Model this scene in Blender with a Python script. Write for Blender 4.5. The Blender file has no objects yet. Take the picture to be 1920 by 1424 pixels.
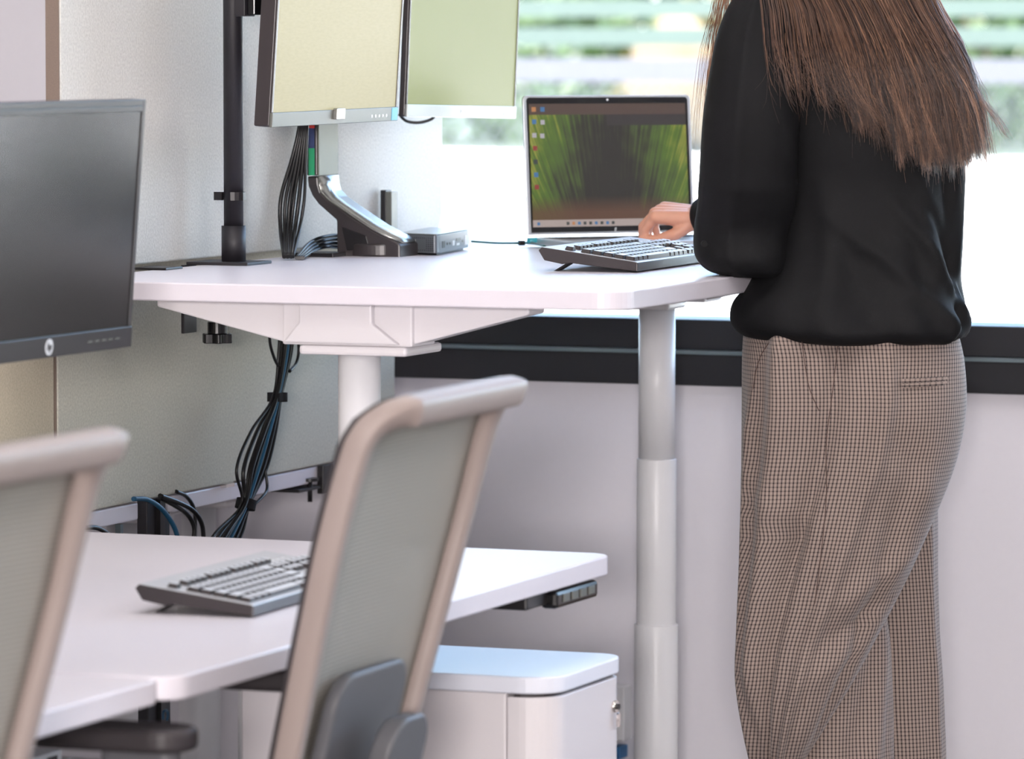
import bpy, bmesh, math, random
import numpy as np
from mathutils import Vector, Matrix, noise
random.seed(7); rng = np.random.default_rng(7)
S = bpy.context.scene; COL = S.collection
R = math.radians
# ------------------------------------------------------------------ camera
FPX = 9187.8
CAM = np.array([3.4834, -6.9151, 1.5004]); YAW, PIT, ROL = R(21.363), R(3.9859), R(.0365)
fw = np.array([-math.sin(YAW)*math.cos(PIT), math.cos(YAW)*math.cos(PIT), -math.sin(PIT)])
r0 = np.array([math.cos(YAW), math.sin(YAW), 0.]); u0 = np.cross(r0, fw)
RT = math.cos(ROL)*r0+math.sin(ROL)*u0; UP = -math.sin(ROL)*r0+math.cos(ROL)*u0
cd = bpy.data.cameras.new('camera'); cam = bpy.data.objects.new('camera', cd); COL.objects.link(cam); S.camera = cam
cd.sensor_width = 36; cd.lens = FPX/1920*36; cd.clip_start = .1; cd.clip_end = 400
M = Matrix.Identity(4)
for i in range(3):
    M[i][0] = RT[i]; M[i][1] = UP[i]; M[i][2] = -fw[i]; M[i][3] = CAM[i]
cam.matrix_world = M
cd.dof.use_dof = True; cd.dof.focus_distance = 8.05; cd.dof.aperture_fstop = 6.0; cd.dof.aperture_blades = 0
# ------------------------------------------------------------------ world, sun, room light
W = bpy.data.worlds.new('sky'); S.world = W; W.use_nodes = True
nt = W.node_tree; bg = nt.nodes['Background']
sk = nt.nodes.new('ShaderNodeTexSky'); sk.sky_type = 'NISHITA'; sk.sun_disc = False
sk.sun_elevation = R(48); sk.sun_rotation = R(200); sk.air_density = 1; sk.dust_density = 2
nt.links.new(sk.outputs[0], bg.inputs[0]); bg.inputs[1].default_value = 1.3
def light(name, kind, loc, energy, color=(1, 1, 1), rot=None, target=None, **kw):
    d = bpy.data.lights.new(name, kind); d.energy = energy; d.color = color
    for k, v in kw.items(): setattr(d, k, v)
    o = bpy.data.objects.new(name, d); COL.objects.link(o); o.location = loc
    if target is not None: o.rotation_euler = (Vector(target)-Vector(loc)).to_track_quat('-Z', 'Y').to_euler()
    elif rot: o.rotation_euler = rot
    return o
light('sun', 'SUN', (12, 30, 50), 20.0, (1, .95, .88), target=(3, 11, 6), angle=R(.6))
# far windows on the opposite side of the office, and the ceiling luminaires
light('far_window_light', 'AREA', (5.2, -12.4, 2.05), 720, (1, .93, .91), target=(.8, 0, .8), shape='RECTANGLE', size=1.1, size_y=.7)
for lx, ly, e in ((.8, -.6, 17), (1.2, -3.6, 26), (4.2, -1.2, 28), (4.2, -5.0, 34), (-2.6, -1.0, 16), (-2.6, -5, 20)):
    light('ceiling_light', 'AREA', (lx, ly, 2.93), e, (1, .95, .93), rot=(0, 0, 0), shape='RECTANGLE', size=1.5, size_y=.5)
S.view_settings.view_transform = 'Standard'; S.view_settings.look = 'None'; S.view_settings.gamma = 1
S.view_settings.use_curve_mapping = False; S.view_settings.exposure = 0.45

# ------------------------------------------------------------------ helpers
def at(px, py, Z): return Vector(CAM+Z*(fw+RT*(px-960)/FPX-UP*(py-712)/FPX))
def on(px, py, ax, val):
    d = fw+RT*(px-960)/FPX-UP*(py-712)/FPX; return Vector(CAM+d*(val-CAM[ax])/d[ax])
def s2l(c): return tuple(((x/12.92) if x <= .04045 else ((x+.055)/1.055)**2.4) for x in c)
MATS = {}
def mat(name, rgb, rough=.5, metal=0, noise_s=0, noise_amt=0, bump=0, spec=.5, coat=0, emit=None, estr=0, sheen=0, trans=0):
    m = bpy.data.materials.new(name); m.use_nodes = True; MATS[name] = m
    t = m.node_tree; b = t.nodes['Principled BSDF']
    c = (*s2l(rgb), 1)
    b.inputs['Base Color'].default_value = c; b.inputs['Roughness'].default_value = rough; b.inputs['Metallic'].default_value = metal
    b.inputs['Specular IOR Level'].default_value = spec; b.inputs['Coat Weight'].default_value = coat
    b.inputs['Sheen Weight'].default_value = sheen
    if emit: b.inputs['Emission Color'].default_value = (*s2l(emit), 1); b.inputs['Emission Strength'].default_value = estr
    if noise_s:
        tc = t.nodes.new('ShaderNodeTexCoord'); n = t.nodes.new('ShaderNodeTexNoise'); n.inputs['Scale'].default_value = noise_s
        n.inputs['Detail'].default_value = 3
        t.links.new(tc.outputs['Object'], n.inputs['Vector'])
        if noise_amt:
            r = t.nodes.new('ShaderNodeMapRange'); r.inputs[3].default_value = 1-noise_amt; r.inputs[4].default_value = 1+noise_amt
            v = t.nodes.new('ShaderNodeVectorMath'); v.operation = 'SCALE'; v.inputs[0].default_value = c[:3]
            t.links.new(n.outputs[0], r.inputs[0]); t.links.new(r.outputs[0], v.inputs['Scale']); t.links.new(v.outputs[0], b.inputs['Base Color'])
        if bump:
            bp = t.nodes.new('ShaderNodeBump'); bp.inputs['Strength'].default_value = bump; bp.inputs['Distance'].default_value = .002
            t.links.new(n.outputs[0], bp.inputs['Height']); t.links.new(bp.outputs[0], b.inputs['Normal'])
    return m
laminate = mat('white_laminate', (.85, .83, .86), .34, noise_s=60, noise_amt=.01)
white_metal = mat('white_powder_coat', (.89, .875, .885), .42, noise_s=200, noise_amt=.01)
leg_metal = mat('white_leg_coat', (.88, .88, .89), .38, noise_s=200, noise_amt=.01)
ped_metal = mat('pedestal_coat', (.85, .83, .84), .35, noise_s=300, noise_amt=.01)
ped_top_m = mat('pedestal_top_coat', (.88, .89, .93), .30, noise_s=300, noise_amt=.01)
felt = mat('grey_green_felt', (.79, .785, .765), .95, noise_s=230, noise_amt=.26, bump=.5)
felt_low = mat('grey_felt', (.76, .75, .70), .95, noise_s=230, noise_amt=.30, bump=.5)
felt_tan = mat('tan_felt', (.72, .68, .60), .95, noise_s=230, noise_amt=.26, bump=.5)
felt_edge = mat('brown_edge_felt', (.50, .44, .40), .95, noise_s=500, noise_amt=.15)
black = mat('black_plastic', (.10, .09, .10), .38, noise_s=300, noise_amt=.05)
black_paint = mat('black_painted_steel', (.13, .12, .14), .5, noise_s=900, noise_amt=.15, bump=.15)
black_gloss = mat('black_gloss', (.06, .06, .07), .22, noise_s=100, noise_amt=.05)
brownblack = mat('brown_black_plastic', (.19, .165, .17), .36, noise_s=500, noise_amt=.08, spec=.7)
bezel_grey = mat('grey_bezel', (.38, .385, .36), .45, metal=.1, noise_s=300, noise_amt=.03)
bezel_silver = mat('silver_bezel', (.58, .59, .58), .35, metal=.4, noise_s=300, noise_amt=.03)
hp_bezel = mat('dark_bezel', (.15, .14, .15), .33, noise_s=300, noise_amt=.03)
silver = mat('brushed_silver', (.60, .60, .585), .26, metal=.8, noise_s=200, noise_amt=.03)
chrome = mat('chrome', (.85, .82, .80), .12, metal=1, noise_s=20, noise_amt=.02)
pc_grey = mat('space_grey', (.40, .42, .44), .38, metal=.4, noise_s=400, noise_amt=.04)
frame_black = mat('window_frame_black', (.085, .085, .105), .45, noise_s=20, noise_amt=.1)
frame_line = mat('window_frame_line', (.45, .50, .52), .35, metal=.5, noise_s=20, noise_amt=.05)
wall_m = mat('painted_wall', (.86, .85, .875), .8, noise_s=90, noise_amt=.015, bump=.1)
ceil_m = mat('ceiling_tile', (.88, .87, .86), .9, noise_s=150, noise_amt=.03)
floor_m = mat('carpet', (.50, .49, .48), .95, noise_s=400, noise_amt=.25, bump=.6)
frame_beige = mat('chair_frame_greige', (.60, .545, .525), .5, noise_s=200, noise_amt=.02)
grey_plastic = mat('chair_grey_plastic', (.36, .36, .375), .45, noise_s=200, noise_amt=.03)
seat_fab = mat('chair_seat_fabric', (.52, .51, .50), .9, noise_s=500, noise_amt=.15, bump=.3)
arm_dark = mat('chair_arm_dark', (.20, .18, .19), .5, noise_s=200, noise_amt=.05)
key_m = mat('black_key', (.22, .20, .21), .24, noise_s=500, noise_amt=.04, spec=1.0, coat=1.0)
rubber = mat('cable_rubber', (.05, .048, .055), .35, noise_s=200, noise_amt=.05)
cable_blue = mat('blue_cable_rubber', (.12, .32, .44), .4, noise_s=200, noise_amt=.05)
cable_green = mat('green_cable_rubber', (.16, .32, .30), .4, noise_s=200, noise_amt=.05)
velcro = mat('hook_strap', (.05, .05, .07), .95, noise_s=900, noise_amt=.3, bump=.5)
teal = mat('teal_plug', (.16, .58, .64), .35, noise_s=100, noise_amt=.03)
red_m = mat('red_sticker', (.82, .20, .15), .5, noise_s=100, noise_amt=.02)
blue_m = mat('navy_sticker', (.20, .25, .42), .5, noise_s=100, noise_amt=.02)
green_m = mat('green_sticker', (.15, .62, .42), .5, noise_s=100, noise_amt=.02)
logo_m = mat('logo_silver', (.82, .83, .84), .3, noise_s=100, noise_amt=.02)
label_white = mat('white_label', (.88, .88, .88), .5, noise_s=100, noise_amt=.02)
label_cyan = mat('cyan_label', (.35, .68, .80), .5, noise_s=100, noise_amt=.02)
skin = mat('skin', (.77, .56, .47), .45, noise_s=60, noise_amt=.06)
skin.node_tree.nodes['Principled BSDF'].inputs['Subsurface Weight'].default_value = .12
skin.node_tree.nodes['Principled BSDF'].inputs['Subsurface Radius'].default_value = (.01, .004, .002)
nail_m = mat('nail', (.90, .72, .66), .25, noise_s=60, noise_amt=.02)
blouse_m = mat('black_crepe', (.05, .05, .06), .7, noise_s=900, noise_amt=.15, bump=.2, spec=.22)
shoe_m = mat('black_leather', (.08, .07, .07), .35, noise_s=100, noise_amt=.1)

def tag(o, label=None, cat=None, group=None, kind=None):
    if label: o['label'] = label
    if cat: o['category'] = cat
    if group: o['group'] = group
    if kind: o['kind'] = kind
    return o
def link(name, me, m=None, parent=None, smooth=True, bevel=0, seg=2):
    o = bpy.data.objects.new(name, me); COL.objects.link(o)
    if m is not None:
        me.materials.append(m)
    if smooth:
        for p in me.polygons: p.use_smooth = True
    if bevel:
        b = o.modifiers.new('bevel', 'BEVEL'); b.width = bevel; b.segments = seg; b.limit_method = 'ANGLE'; b.angle_limit = R(35)
        b.harden_normals = False
        if smooth:
            for p in me.polygons: p.use_smooth = False
            if hasattr(me, 'shade_auto_smooth'): pass
    if parent: o.parent = parent
    return o
def thing(name, label, cat, loc=(0, 0, 0), rz=0, group=None):
    o = bpy.data.objects.new(name, None); COL.objects.link(o); o.location = loc; o.rotation_euler = (0, 0, rz)
    o.empty_display_size = .05
    return tag(o, label, cat, group)
class MB:
    def __init__(s): s.v = []; s.f = []; s.uv = None
    def add(s, vs, fs):
        n = len(s.v); s.v += [tuple(v) for v in vs]; s.f += [tuple(i+n for i in f) for f in fs]; return s
    def box(s, lo, hi, T=None):
        x0, y0, z0 = lo; x1, y1, z1 = hi
        vs = [Vector(p) for p in ((x0,y0,z0),(x1,y0,z0),(x1,y1,z0),(x0,y1,z0),(x0,y0,z1),(x1,y0,z1),(x1,y1,z1),(x0,y1,z1))]
        if T is not None: vs = [T@v for v in vs]
        return s.add(vs, [(0,3,2,1),(4,5,6,7),(0,1,5,4),(1,2,6,5),(2,3,7,6),(3,0,4,7)])
    def prism(s, pts, z0, z1, T=None, taper=None):
        n = len(pts); vs = [Vector((p[0], p[1], z0)) for p in pts]+[Vector((p[0], p[1], z1)) for p in pts]
        if taper: 
            for i in range(n): vs[n+i] = Vector((pts[i][0]*taper, pts[i][1]*taper, z1))
        if T is not None: vs = [T@v for v in vs]
        return s.add(vs, [tuple(range(n-1, -1, -1)), tuple(range(n, 2*n))]+[(i, (i+1) % n, n+(i+1) % n, n+i) for i in range(n)])
    def cyl(s, a, b, r, r2=None, n=24):
        a = Vector(a); b = Vector(b); r2 = r if r2 is None else r2
        q = (b-a).to_track_quat('Z', 'Y'); X = q@Vector((1,0,0)); Y = q@Vector((0,1,0))
        vs = []
        for c, rr in ((a, r), (b, r2)):
            vs += [c+X*rr*math.cos(2*math.pi*i/n)+Y*rr*math.sin(2*math.pi*i/n) for i in range(n)]
        return s.add(vs, [tuple(range(n-1, -1, -1)), tuple(range(n, 2*n))]+[(i, (i+1) % n, n+(i+1) % n, n+i) for i in range(n)])
    def tube(s, pts, r, n=10, rs=None):
        pts = [Vector(p) for p in pts]; m = len(pts); N = None; vs = []
        for i, p in enumerate(pts):
            t = (pts[min(i+1, m-1)]-pts[max(i-1, 0)]).normalized()
            if N is None: N = t.orthogonal().normalized()
            else: N = (N-t*N.dot(t)).normalized()
            B = t.cross(N); rr = rs[i] if rs else r
            vs += [p+N*rr*math.cos(2*math.pi*k/n)+B*rr*math.sin(2*math.pi*k/n) for k in range(n)]
        fs = [tuple(range(n-1, -1, -1)), tuple(range((m-1)*n, m*n))]
        for i in range(m-1):
            fs += [(i*n+k, i*n+(k+1) % n, (i+1)*n+(k+1) % n, (i+1)*n+k) for k in range(n)]
        return s.add(vs, fs)
    def rings(s, rings, cap=True, closed=True):
        m = len(rings); n = len(rings[0]); vs = [v for r in rings for v in r]; fs = []
        for i in range(m-1):
            fs += [(i*n+k, i*n+(k+1) % n, (i+1)*n+(k+1) % n, (i+1)*n+k) for k in range(n if closed else n-1)]
        if cap: fs += [tuple(range(n-1, -1, -1)), tuple(range((m-1)*n, m*n))]
        return s.add(vs, fs)
    def mesh(s, name='mesh'):
        me = bpy.data.meshes.new(name); me.from_pydata(s.v, [], s.f); me.update(); return me
    def build(s, name, m, parent=None, bevel=0, smooth=False, seg=2):
        me = s.mesh(name)
        bm = bmesh.new(); bm.from_mesh(me); bmesh.ops.recalc_face_normals(bm, faces=bm.faces); bm.to_mesh(me); bm.free()
        o = link(name, me, m, parent, smooth=False, bevel=bevel, seg=seg)
        if smooth:
            for p in me.polygons: p.use_smooth = len(p.vertices) <= 4
        return o
def smooth_path(pts, k=8):
    pts = [Vector(p) for p in pts]; P = [pts[0]*2-pts[1]]+pts+[pts[-1]*2-pts[-2]]; out = []
    for i in range(1, len(P)-2):
        for j in range(k):
            t = j/k; a, b, c, d = P[i-1:i+3]
            out.append(.5*((2*b)+(c-a)*t+(2*a-5*b+4*c-d)*t*t+(3*b-a-3*c+d)*t**3))
    out.append(pts[-1]); return out
def rrect(x0, y0, x1, y1, r, n=8):
    rr = r if hasattr(r, '__len__') else (r,)*4; out = []
    for (cx, cy, a, q) in ((x1-rr[2], y1-rr[2], 0, rr[2]), (x0+rr[3], y1-rr[3], 90, rr[3]), (x0+rr[0], y0+rr[0], 180, rr[0]), (x1-rr[1], y0+rr[1], 270, rr[1])):
        for i in range(n+1):
            t = R(a+90*i/n); out.append((cx+q*math.cos(t), cy+q*math.sin(t)))
    return out
def text(s, size, name, m, parent, T, ext=.0004, bold=0):
    c = bpy.data.curves.new(name, 'FONT'); c.body = s; c.size = size; c.extrude = ext; c.offset = bold; c.align_x = 'CENTER'; c.align_y = 'CENTER'
    tmp = bpy.data.objects.new('tmp', c); COL.objects.link(tmp)
    me = bpy.data.meshes.new_from_object(tmp.evaluated_get(bpy.context.evaluated_depsgraph_get()))
    bpy.data.objects.remove(tmp); me.name = name; me.transform(T)
    return link(name, me, m, parent, smooth=False)

# ------------------------------------------------------------------ the room
HH, HL, DW = 1.1197, .73, .957          # raised desk, low desk heights; desk depth
WY = 1.95                               # inside face of the window wall
X0, X1, Y0, ZC = -6, 9, -14, 3.0
def struct(name, m, mb, **k): return tag(mb.build(name, m, **k), kind='structure')
struct('floor', floor_m, MB().box((X0, Y0, -.1), (X1, WY+.25, 0)))
struct('ceiling', ceil_m, MB().box((X0-.2, Y0-.2, ZC), (X1+.2, WY+1.2, ZC+.2)))
WX0, WX1, WZ0, WZ1 = -.40, 7.5, .835, 2.65
struct('wall_back', wall_m, MB().box((X0, WY, 0), (WX0, WY+.22, ZC)).box((WX0, WY, 0), (WX1, WY+.22, WZ0)).box((WX0, WY, WZ1), (WX1, WY+.22, ZC)).box((WX1, WY, 0), (X1, WY+.22, ZC)))
struct('wall_left', wall_m, MB().box((X0-.2, Y0, 0), (X0, WY+.22, ZC)))
struct('wall_right', wall_m, MB().box((X1, Y0, 0), (X1+.2, WY+.22, ZC)))
struct('wall_front', wall_m, MB().box((X0-.2, Y0-.2, 0), (X1+.2, Y0, ZC)))
glass = bpy.data.materials.new('window_glass'); glass.use_nodes = True
t = glass.node_tree; t.nodes.clear(); o_ = t.nodes.new('ShaderNodeOutputMaterial'); mx = t.nodes.new('ShaderNodeMixShader')
tr = t.nodes.new('ShaderNodeBsdfTransparent'); gl = t.nodes.new('ShaderNodeBsdfGlossy'); fr = t.nodes.new('ShaderNodeFresnel')
tr.inputs[0].default_value = (.98, .99, .985, 1); gl.inputs['Roughness'].default_value = .01; fr.inputs[0].default_value = 1.2
t.links.new(fr.outputs[0], mx.inputs[0]); t.links.new(tr.outputs[0], mx.inputs[1]); t.links.new(gl.outputs[0], mx.inputs[2]); t.links.new(mx.outputs[0], o_.inputs[0])
win = thing('window_1', None, None, (0, 0, 0)); win['kind'] = 'structure'
z1, z2, z3 = .8375, .902, .963
f = MB()
f.box((WX0, WY-.035, z1), (WX1, WY+.10, z2-.004)).box((WX0, WY-.012, z2+.003), (WX1, WY+.12, z3))
f.box((WX0, WY-.012, z3), (WX0+.06, WY+.12, WZ1)).box((WX1-.06, WY-.012, z3), (WX1, WY+.12, WZ1)).box((WX0, WY-.012, WZ1-.06), (WX1, WY+.12, WZ1)).box((3.3, WY-.012, z3), (3.36, WY+.12, WZ1-.06))
f.build('window_frame', frame_black, win, bevel=.002)
MB().box((WX0, WY-.042, z2-.004), (WX1, WY+.10, z2+.003)).build('window_sill', frame_line, win)
MB().box((WX0+.05, WY+.05, z3-.01), (WX1-.05, WY+.056, WZ1-.05)).build('window_pane', glass, win)
# wall outlet trunking by the floor
tr_ = thing('wall_outlet', 'small white wall outlet box low on the wall between pedestal and far desk leg', 'outlet', (on(1174, 1350, 1, WY).x, WY, .2))
b = MB().box((-.02, -.045, -.055), (.012, 0, .052)); b.build('housing', leg_metal, tr_, bevel=.003)
MB().box((-.016, -.046, -.09), (.004, 0, -.066)).build('plug', mat('blue_plug', (.15, .40, .60), .4, noise_s=50, noise_amt=.02), tr_, bevel=.002)
# thin conduit on wall
cx = on(621, 950, 1, WY).x
c_ = thing('wall_conduit', 'thin white vertical conduit on the wall under the raised desk', 'conduit', (cx, WY, 0))
MB().box((-.004, -.008, .545), (.004, 0, .84)).build('conduit', white_metal, c_)
MB().box((-.011, -.012, .53), (.012, 0, .546)).build('end_clip', white_metal, c_)

# ------------------------------------------------------------------ outdoors
grass_m = mat('grass', (.19, .235, .17), .9, noise_s=2, noise_amt=.4)
conc = mat('pale_concrete', (.90, .89, .87), .9, noise_s=1.2, noise_amt=.12)
leaf_m = mat('leaf', (.235, .315, .145), .55, noise_s=1.1, noise_amt=.5)
leaf_y = mat('leaf_yellow', (.43, .40, .22), .55, noise_s=1.5, noise_amt=.3)
beam_m = mat('pale_blue_rail', (.265, .27, .295), .6, noise_s=3, noise_amt=.06)
rail_g = mat('weathered_rail', (.225, .28, .255), .7, noise_s=3, noise_amt=.1)
wire_m = mat('galvanised_wire', (.33, .355, .37), .5, metal=.1, noise_s=10, noise_amt=.05)
stone_m = mat('tan_rock', (.44, .38, .29), .9, noise_s=3, noise_amt=.2)
struct('ground', conc, MB().box((-60, WY+.25, -.35), (90, 33, -.15)))
# bank rising behind the fence
g = MB()
NX, NY = 60, 20; vs = []; fs = []
for j in range(NY+1):
    y = 22.5+j*3.0
    for i in range(NX+1):
        x = -40+i*2; h = -.15+min(1, max(0, (y-22.5)/3))*.85+max(0, (y-36))*.02+.06*noise.noise(Vector((x*.3, y*.3, 0)))
        vs.append((x, y, h))
for j in range(NY):
    for i in range(NX):
        a = j*(NX+1)+i; fs.append((a, a+1, a+NX+2, a+NX+1))
g.add(vs, fs); g.v = [v for v in g.v]
bank = MB(); bank.add(g.v[:(NX+1)*2], [q_ for q_ in fs if max(q_) < (NX+1)*2]); lawn = MB(); k0 = NX+1
lawn.add(g.v[k0:], [tuple(i-k0 for i in q_) for q_ in fs if min(q_) >= k0])
struct('ground_bank', conc, bank, smooth=True)
tag(lawn.build('lawn', grass_m, smooth=True), 'green lawn rising beyond the wire fence outside', 'lawn', kind='stuff')
fence = thing('chain_link_fence', 'long chain-link fence with pale rails outside the window', 'fence', (0, 21, -.15))
def fz(py): return 1.5004-(py-50)*(27.9+2)/FPX   # height at about the fence distance
FY = 21.3
r_ = MB()
MB().box((-25, .0, fz(131)+.15), (25, .05, fz(87)+.15)).build('rail', beam_m, fence)
MB().box((-25, .06, fz(64)+.15), (25, .10, fz(30)+.15)).build('rail', rail_g, fence)
MB().box((-25, .06, fz(10)+.15), (25, .10, fz(-22)+.15)).build('rail', rail_g, fence)
wm = MB(); zt_, zb_ = fz(131)+.15, .15; sp = .075
H_ = zt_-zb_
for k in range(int(16/sp)):
    x = -14+k*sp
    for sgn in (1, -1):
        a = Vector((x, -.01*sgn, zb_)); b_ = Vector((x+sgn*H_*.8, -.01*sgn, zt_)); d = Vector((.004, 0, 0)); e = Vector((0, .004, 0))
        wm.add([a-d, a+d, b_+d, b_-d, a-d+e, a+d+e, b_+d+e, b_-d+e], [(0,1,2,3),(4,7,6,5),(0,4,5,1),(3,2,6,7),(0,3,7,4),(1,5,6,2)])
wm.build('wire_mesh', wire_m, fence)
for k in range(9): MB().cyl((-24+k*6, .12, 0), (-24+k*6, .12, 2.6), .03).build('post', wire_m, fence)
def bush(name, label, loc, sx, sy, sz, m, n, seed, cat='bush', group='bushes beyond the fence'):
    rg = np.random.default_rng(seed); mb = MB()
    for i in range(n):
        d = rg.normal(size=3); d /= np.linalg.norm(d); d[2] = abs(d[2]); q = rg.uniform(.6, 1)**.5
        p = Vector((d[0]*sx*q, d[1]*sy*q, d[2]*sz*q)); L = rg.uniform(.06, .13)
        a = Vector(rg.normal(size=3)).normalized()*L; bb = a.orthogonal().normalized()*L*.5
        mb.add([p-a, p+bb, p+a, p-bb], [(0, 1, 2, 3)])
    o = mb.build(name, m); o.location = loc; return tag(o, label, cat, group)
bl = [None, 'green leafy bush beyond the fence, above the left half of the laptop lid', 'green bush beyond the fence, above the right half of the laptop lid', 'yellow-green bush beyond the fence, behind the black sleeve and shoulder', 'green bush beyond the fence, behind the long brown hair', 'green bush beyond the fence, farthest right in the window']
for i in range(1, 6):
    Z = 36+(i*37 % 5); p = at(700+i*260, 60, Z)
    bush('bush', bl[i], (p.x, p.y, .70), 1.5, 1.0, 1.3+.2*(i % 3), leaf_m if i % 3 else leaf_y, 1500, 50+i)
rocks = [(1060, 74, 26, .22), (1190, 78, 27, .16), (1250, 100, 27, .12), (1790, 22, 30, .18)]
rl = ['pale tan boulder beyond the fence, left of the laptop lid', 'tan boulder beyond the fence, right of the lid camera', 'smallest tan boulder beyond the fence, low by the rail', 'tan boulder beyond the fence, above the rails right of the person']
for (px, py, Z, s_), lb in zip(rocks, rl):
    bm = bmesh.new(); bmesh.ops.create_icosphere(bm, subdivisions=3, radius=1)
    p = at(px, py, Z+7)
    p.y = max(p.y, 26.2); h0 = .72
    for v in bm.verts:
        k = 1+.25*noise.noise(v.co*1.7+Vector((px, 0, 0))); v.co = Vector((v.co.x*k*s_*1.5, v.co.y*k*s_, (v.co.z*k*.5+.5)*(p.z-h0+s_)))
    me = bpy.data.meshes.new('boulder'); bm.to_mesh(me); bm.free()
    o = link('boulder', me, stone_m); o.location = (p.x, p.y, h0-.05); tag(o, lb, 'boulder', 'boulders beyond the fence')
def tree(loc, h, seed, label):
    rg = np.random.default_rng(seed); o = thing('tree', label, 'tree', loc)
    MB().cyl((0, 0, 0), (.1, 0, h*.6), .22, .12).build('trunk', mat('bark%d' % seed, (.40, .33, .25), .9, noise_s=8, noise_amt=.2), o)
    mb = MB()
    for i in range(2600):
        d = rg.normal(size=3); d /= np.linalg.norm(d); q = rg.uniform(.4, 1)**.4
        p = Vector((d[0]*h*.42*q, d[1]*h*.42*q, h*.62+d[2]*h*.36*q)); L = rg.uniform(.12, .26)
        a = Vector(rg.normal(size=3)).normalized()*L; bb = a.orthogonal().normalized()*L*.5
        mb.add([p-a, p+bb, p+a, p-bb], [(0, 1, 2, 3)])
    mb.build('crown', leaf_m, o)
tree((-12, 44, .8), 6.5, 80, 'leafy green tree standing beyond the fence behind the person')

# ------------------------------------------------------------------ desks
def desk(label, y0, y1, z, W=DW, rad=.05, seg=False, legs=(.13, .2), x0=0, sgn=1, foot=True):
    o = thing('sit_stand_desk', label, 'desk', (x0, y0, 0)); L = y1-y0
    def B(lo, hi):
        if sgn < 0: lo, hi = (-hi[0], lo[1], lo[2]), (-lo[0], hi[1], hi[2])
        return lo, hi
    pts = rrect(0, 0, W, L, rad)
    if sgn < 0: pts = [(-x, y) for x, y in pts]
    MB().prism(pts, z-.029, z).build('tabletop', laminate, o, bevel=.0025)
    for ly in (legs[0], L-legs[1]):
        # support arm: tapered cheeks to the edges and a chamfered housing round the column
        zt = z-.030; xc = W*.49
        for (xa, xb) in ((.135 if W > .9 else .08, xc-.11), (W-.19, xc+.10)):
            a = MB()
            prof = [(xa, zt), (xb, zt), (xb, zt-.066), (xa, zt-.014)]
            vs = [Vector((sgn*x, ly-.035, zz)) for x, zz in prof]+[Vector((sgn*x, ly+.035, zz)) for x, zz in prof]
            a.add(vs, [(0,1,2,3),(7,6,5,4),(0,4,5,1),(1,5,6,2),(2,6,7,3),(3,7,4,0)])
            a.build('support_arm', white_metal, o, bevel=.003)
        h = MB()
        prof = [(xc-.112, zt), (xc+.108, zt), (xc+.108, zt-.068), (xc-.112, zt-.068)]
        h.add([Vector((sgn*x, ly-.045, zz)) for x, zz in prof]+[Vector((sgn*x, ly+.05, zz)) for x, zz in prof], [(0,1,2,3),(7,6,5,4),(0,4,5,1),(1,5,6,2),(2,6,7,3),(3,7,4,0)])
        # raised front face with chamfered lower corners
        fr_ = [(xc-.078, zt-.002), (xc+.046, zt-.002), (xc+.046, zt-.032), (xc+.09, zt-.064), (xc-.105, zt-.064), (xc-.078, zt-.032)]
        n = 6
        h.add([Vector((sgn*x, ly-.06, zz)) for x, zz in fr_]+[Vector((sgn*x, ly-.045, zz)) for x, zz in fr_], [tuple(range(n))]+[tuple(range(2*n-1, n-1, -1))]+[(i, n+i, n+(i+1) % n, (i+1) % n) for i in range(n)])
        h.build('bracket_housing', white_metal, o, bevel=.003)
        lo, hi = B((xc-.082, ly-.05, zt-.083), (xc+(.10 if ly < L/2 else .04), ly+(.10 if ly < L/2 else .05), zt-.068)); MB().box(lo, hi).build('collar_plate', white_metal, o, bevel=.005)
        c = sgn*xc; zt2 = zt-.083; h3 = (zt2-.03)/3 if z > 1 else (zt2-.03)/2
        MB().cyl((c, ly, z-.39 if z > 1 else zt2-.25), (c, ly, zt2), .0335, n=48).build('leg_column', leg_metal, o, smooth=True)
        MB().cyl((c, ly, z-.695 if z > 1 else .25), (c, ly, z-.388 if z > 1 else zt2-.2), .0365, n=48).build('leg_column', leg_metal, o, smooth=True, bevel=.002)
        MB().cyl((c, ly, .02), (c, ly, z-.693 if z > 1 else .3), .0405, n=48).build('leg_column', leg_metal, o, smooth=True, bevel=.002)
        if foot:
            lo, hi = B((.10, ly-.035, 0), (W-.14, ly+.035, .025)); MB().box(lo, hi).build('foot', leg_metal, o, bevel=.006)
    lo, hi = B((W*.49-.03, legs[0]+.05, z-.075), (W*.49+.03, L-legs[1]-.05, z-.032)); MB().box(lo, hi).build('crossbeam', white_metal, o, bevel=.004)
    return o
HD = desk('raised white sit-stand desk with the laptop, mini computer and monitor arms', -.0, 1.72, HH, legs=(.135, .20))
LB = desk('lowered white desk at the front with a black keyboard, behind the middle office chair', -1.60, -.057, HL, W=.967, rad=.04, legs=(.25, .2))
LA = desk('nearest white desk at the lower left corner, beside the blurred left chair', -3.2, -1.612, HL, W=.955, rad=.02, legs=(.25, .25))
OC = desk('white desk of the opposite row at the window, seen under the raised desk', .70, 1.90, .713, W=.80, rad=.01, legs=(.62, .25), x0=-.125, sgn=-1)
OD = desk('white desk of the opposite row, far left behind the grey screen', -.95, .574, .713, W=.80, rad=.01, legs=(.5, .62), x0=-.125, sgn=-1)
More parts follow.
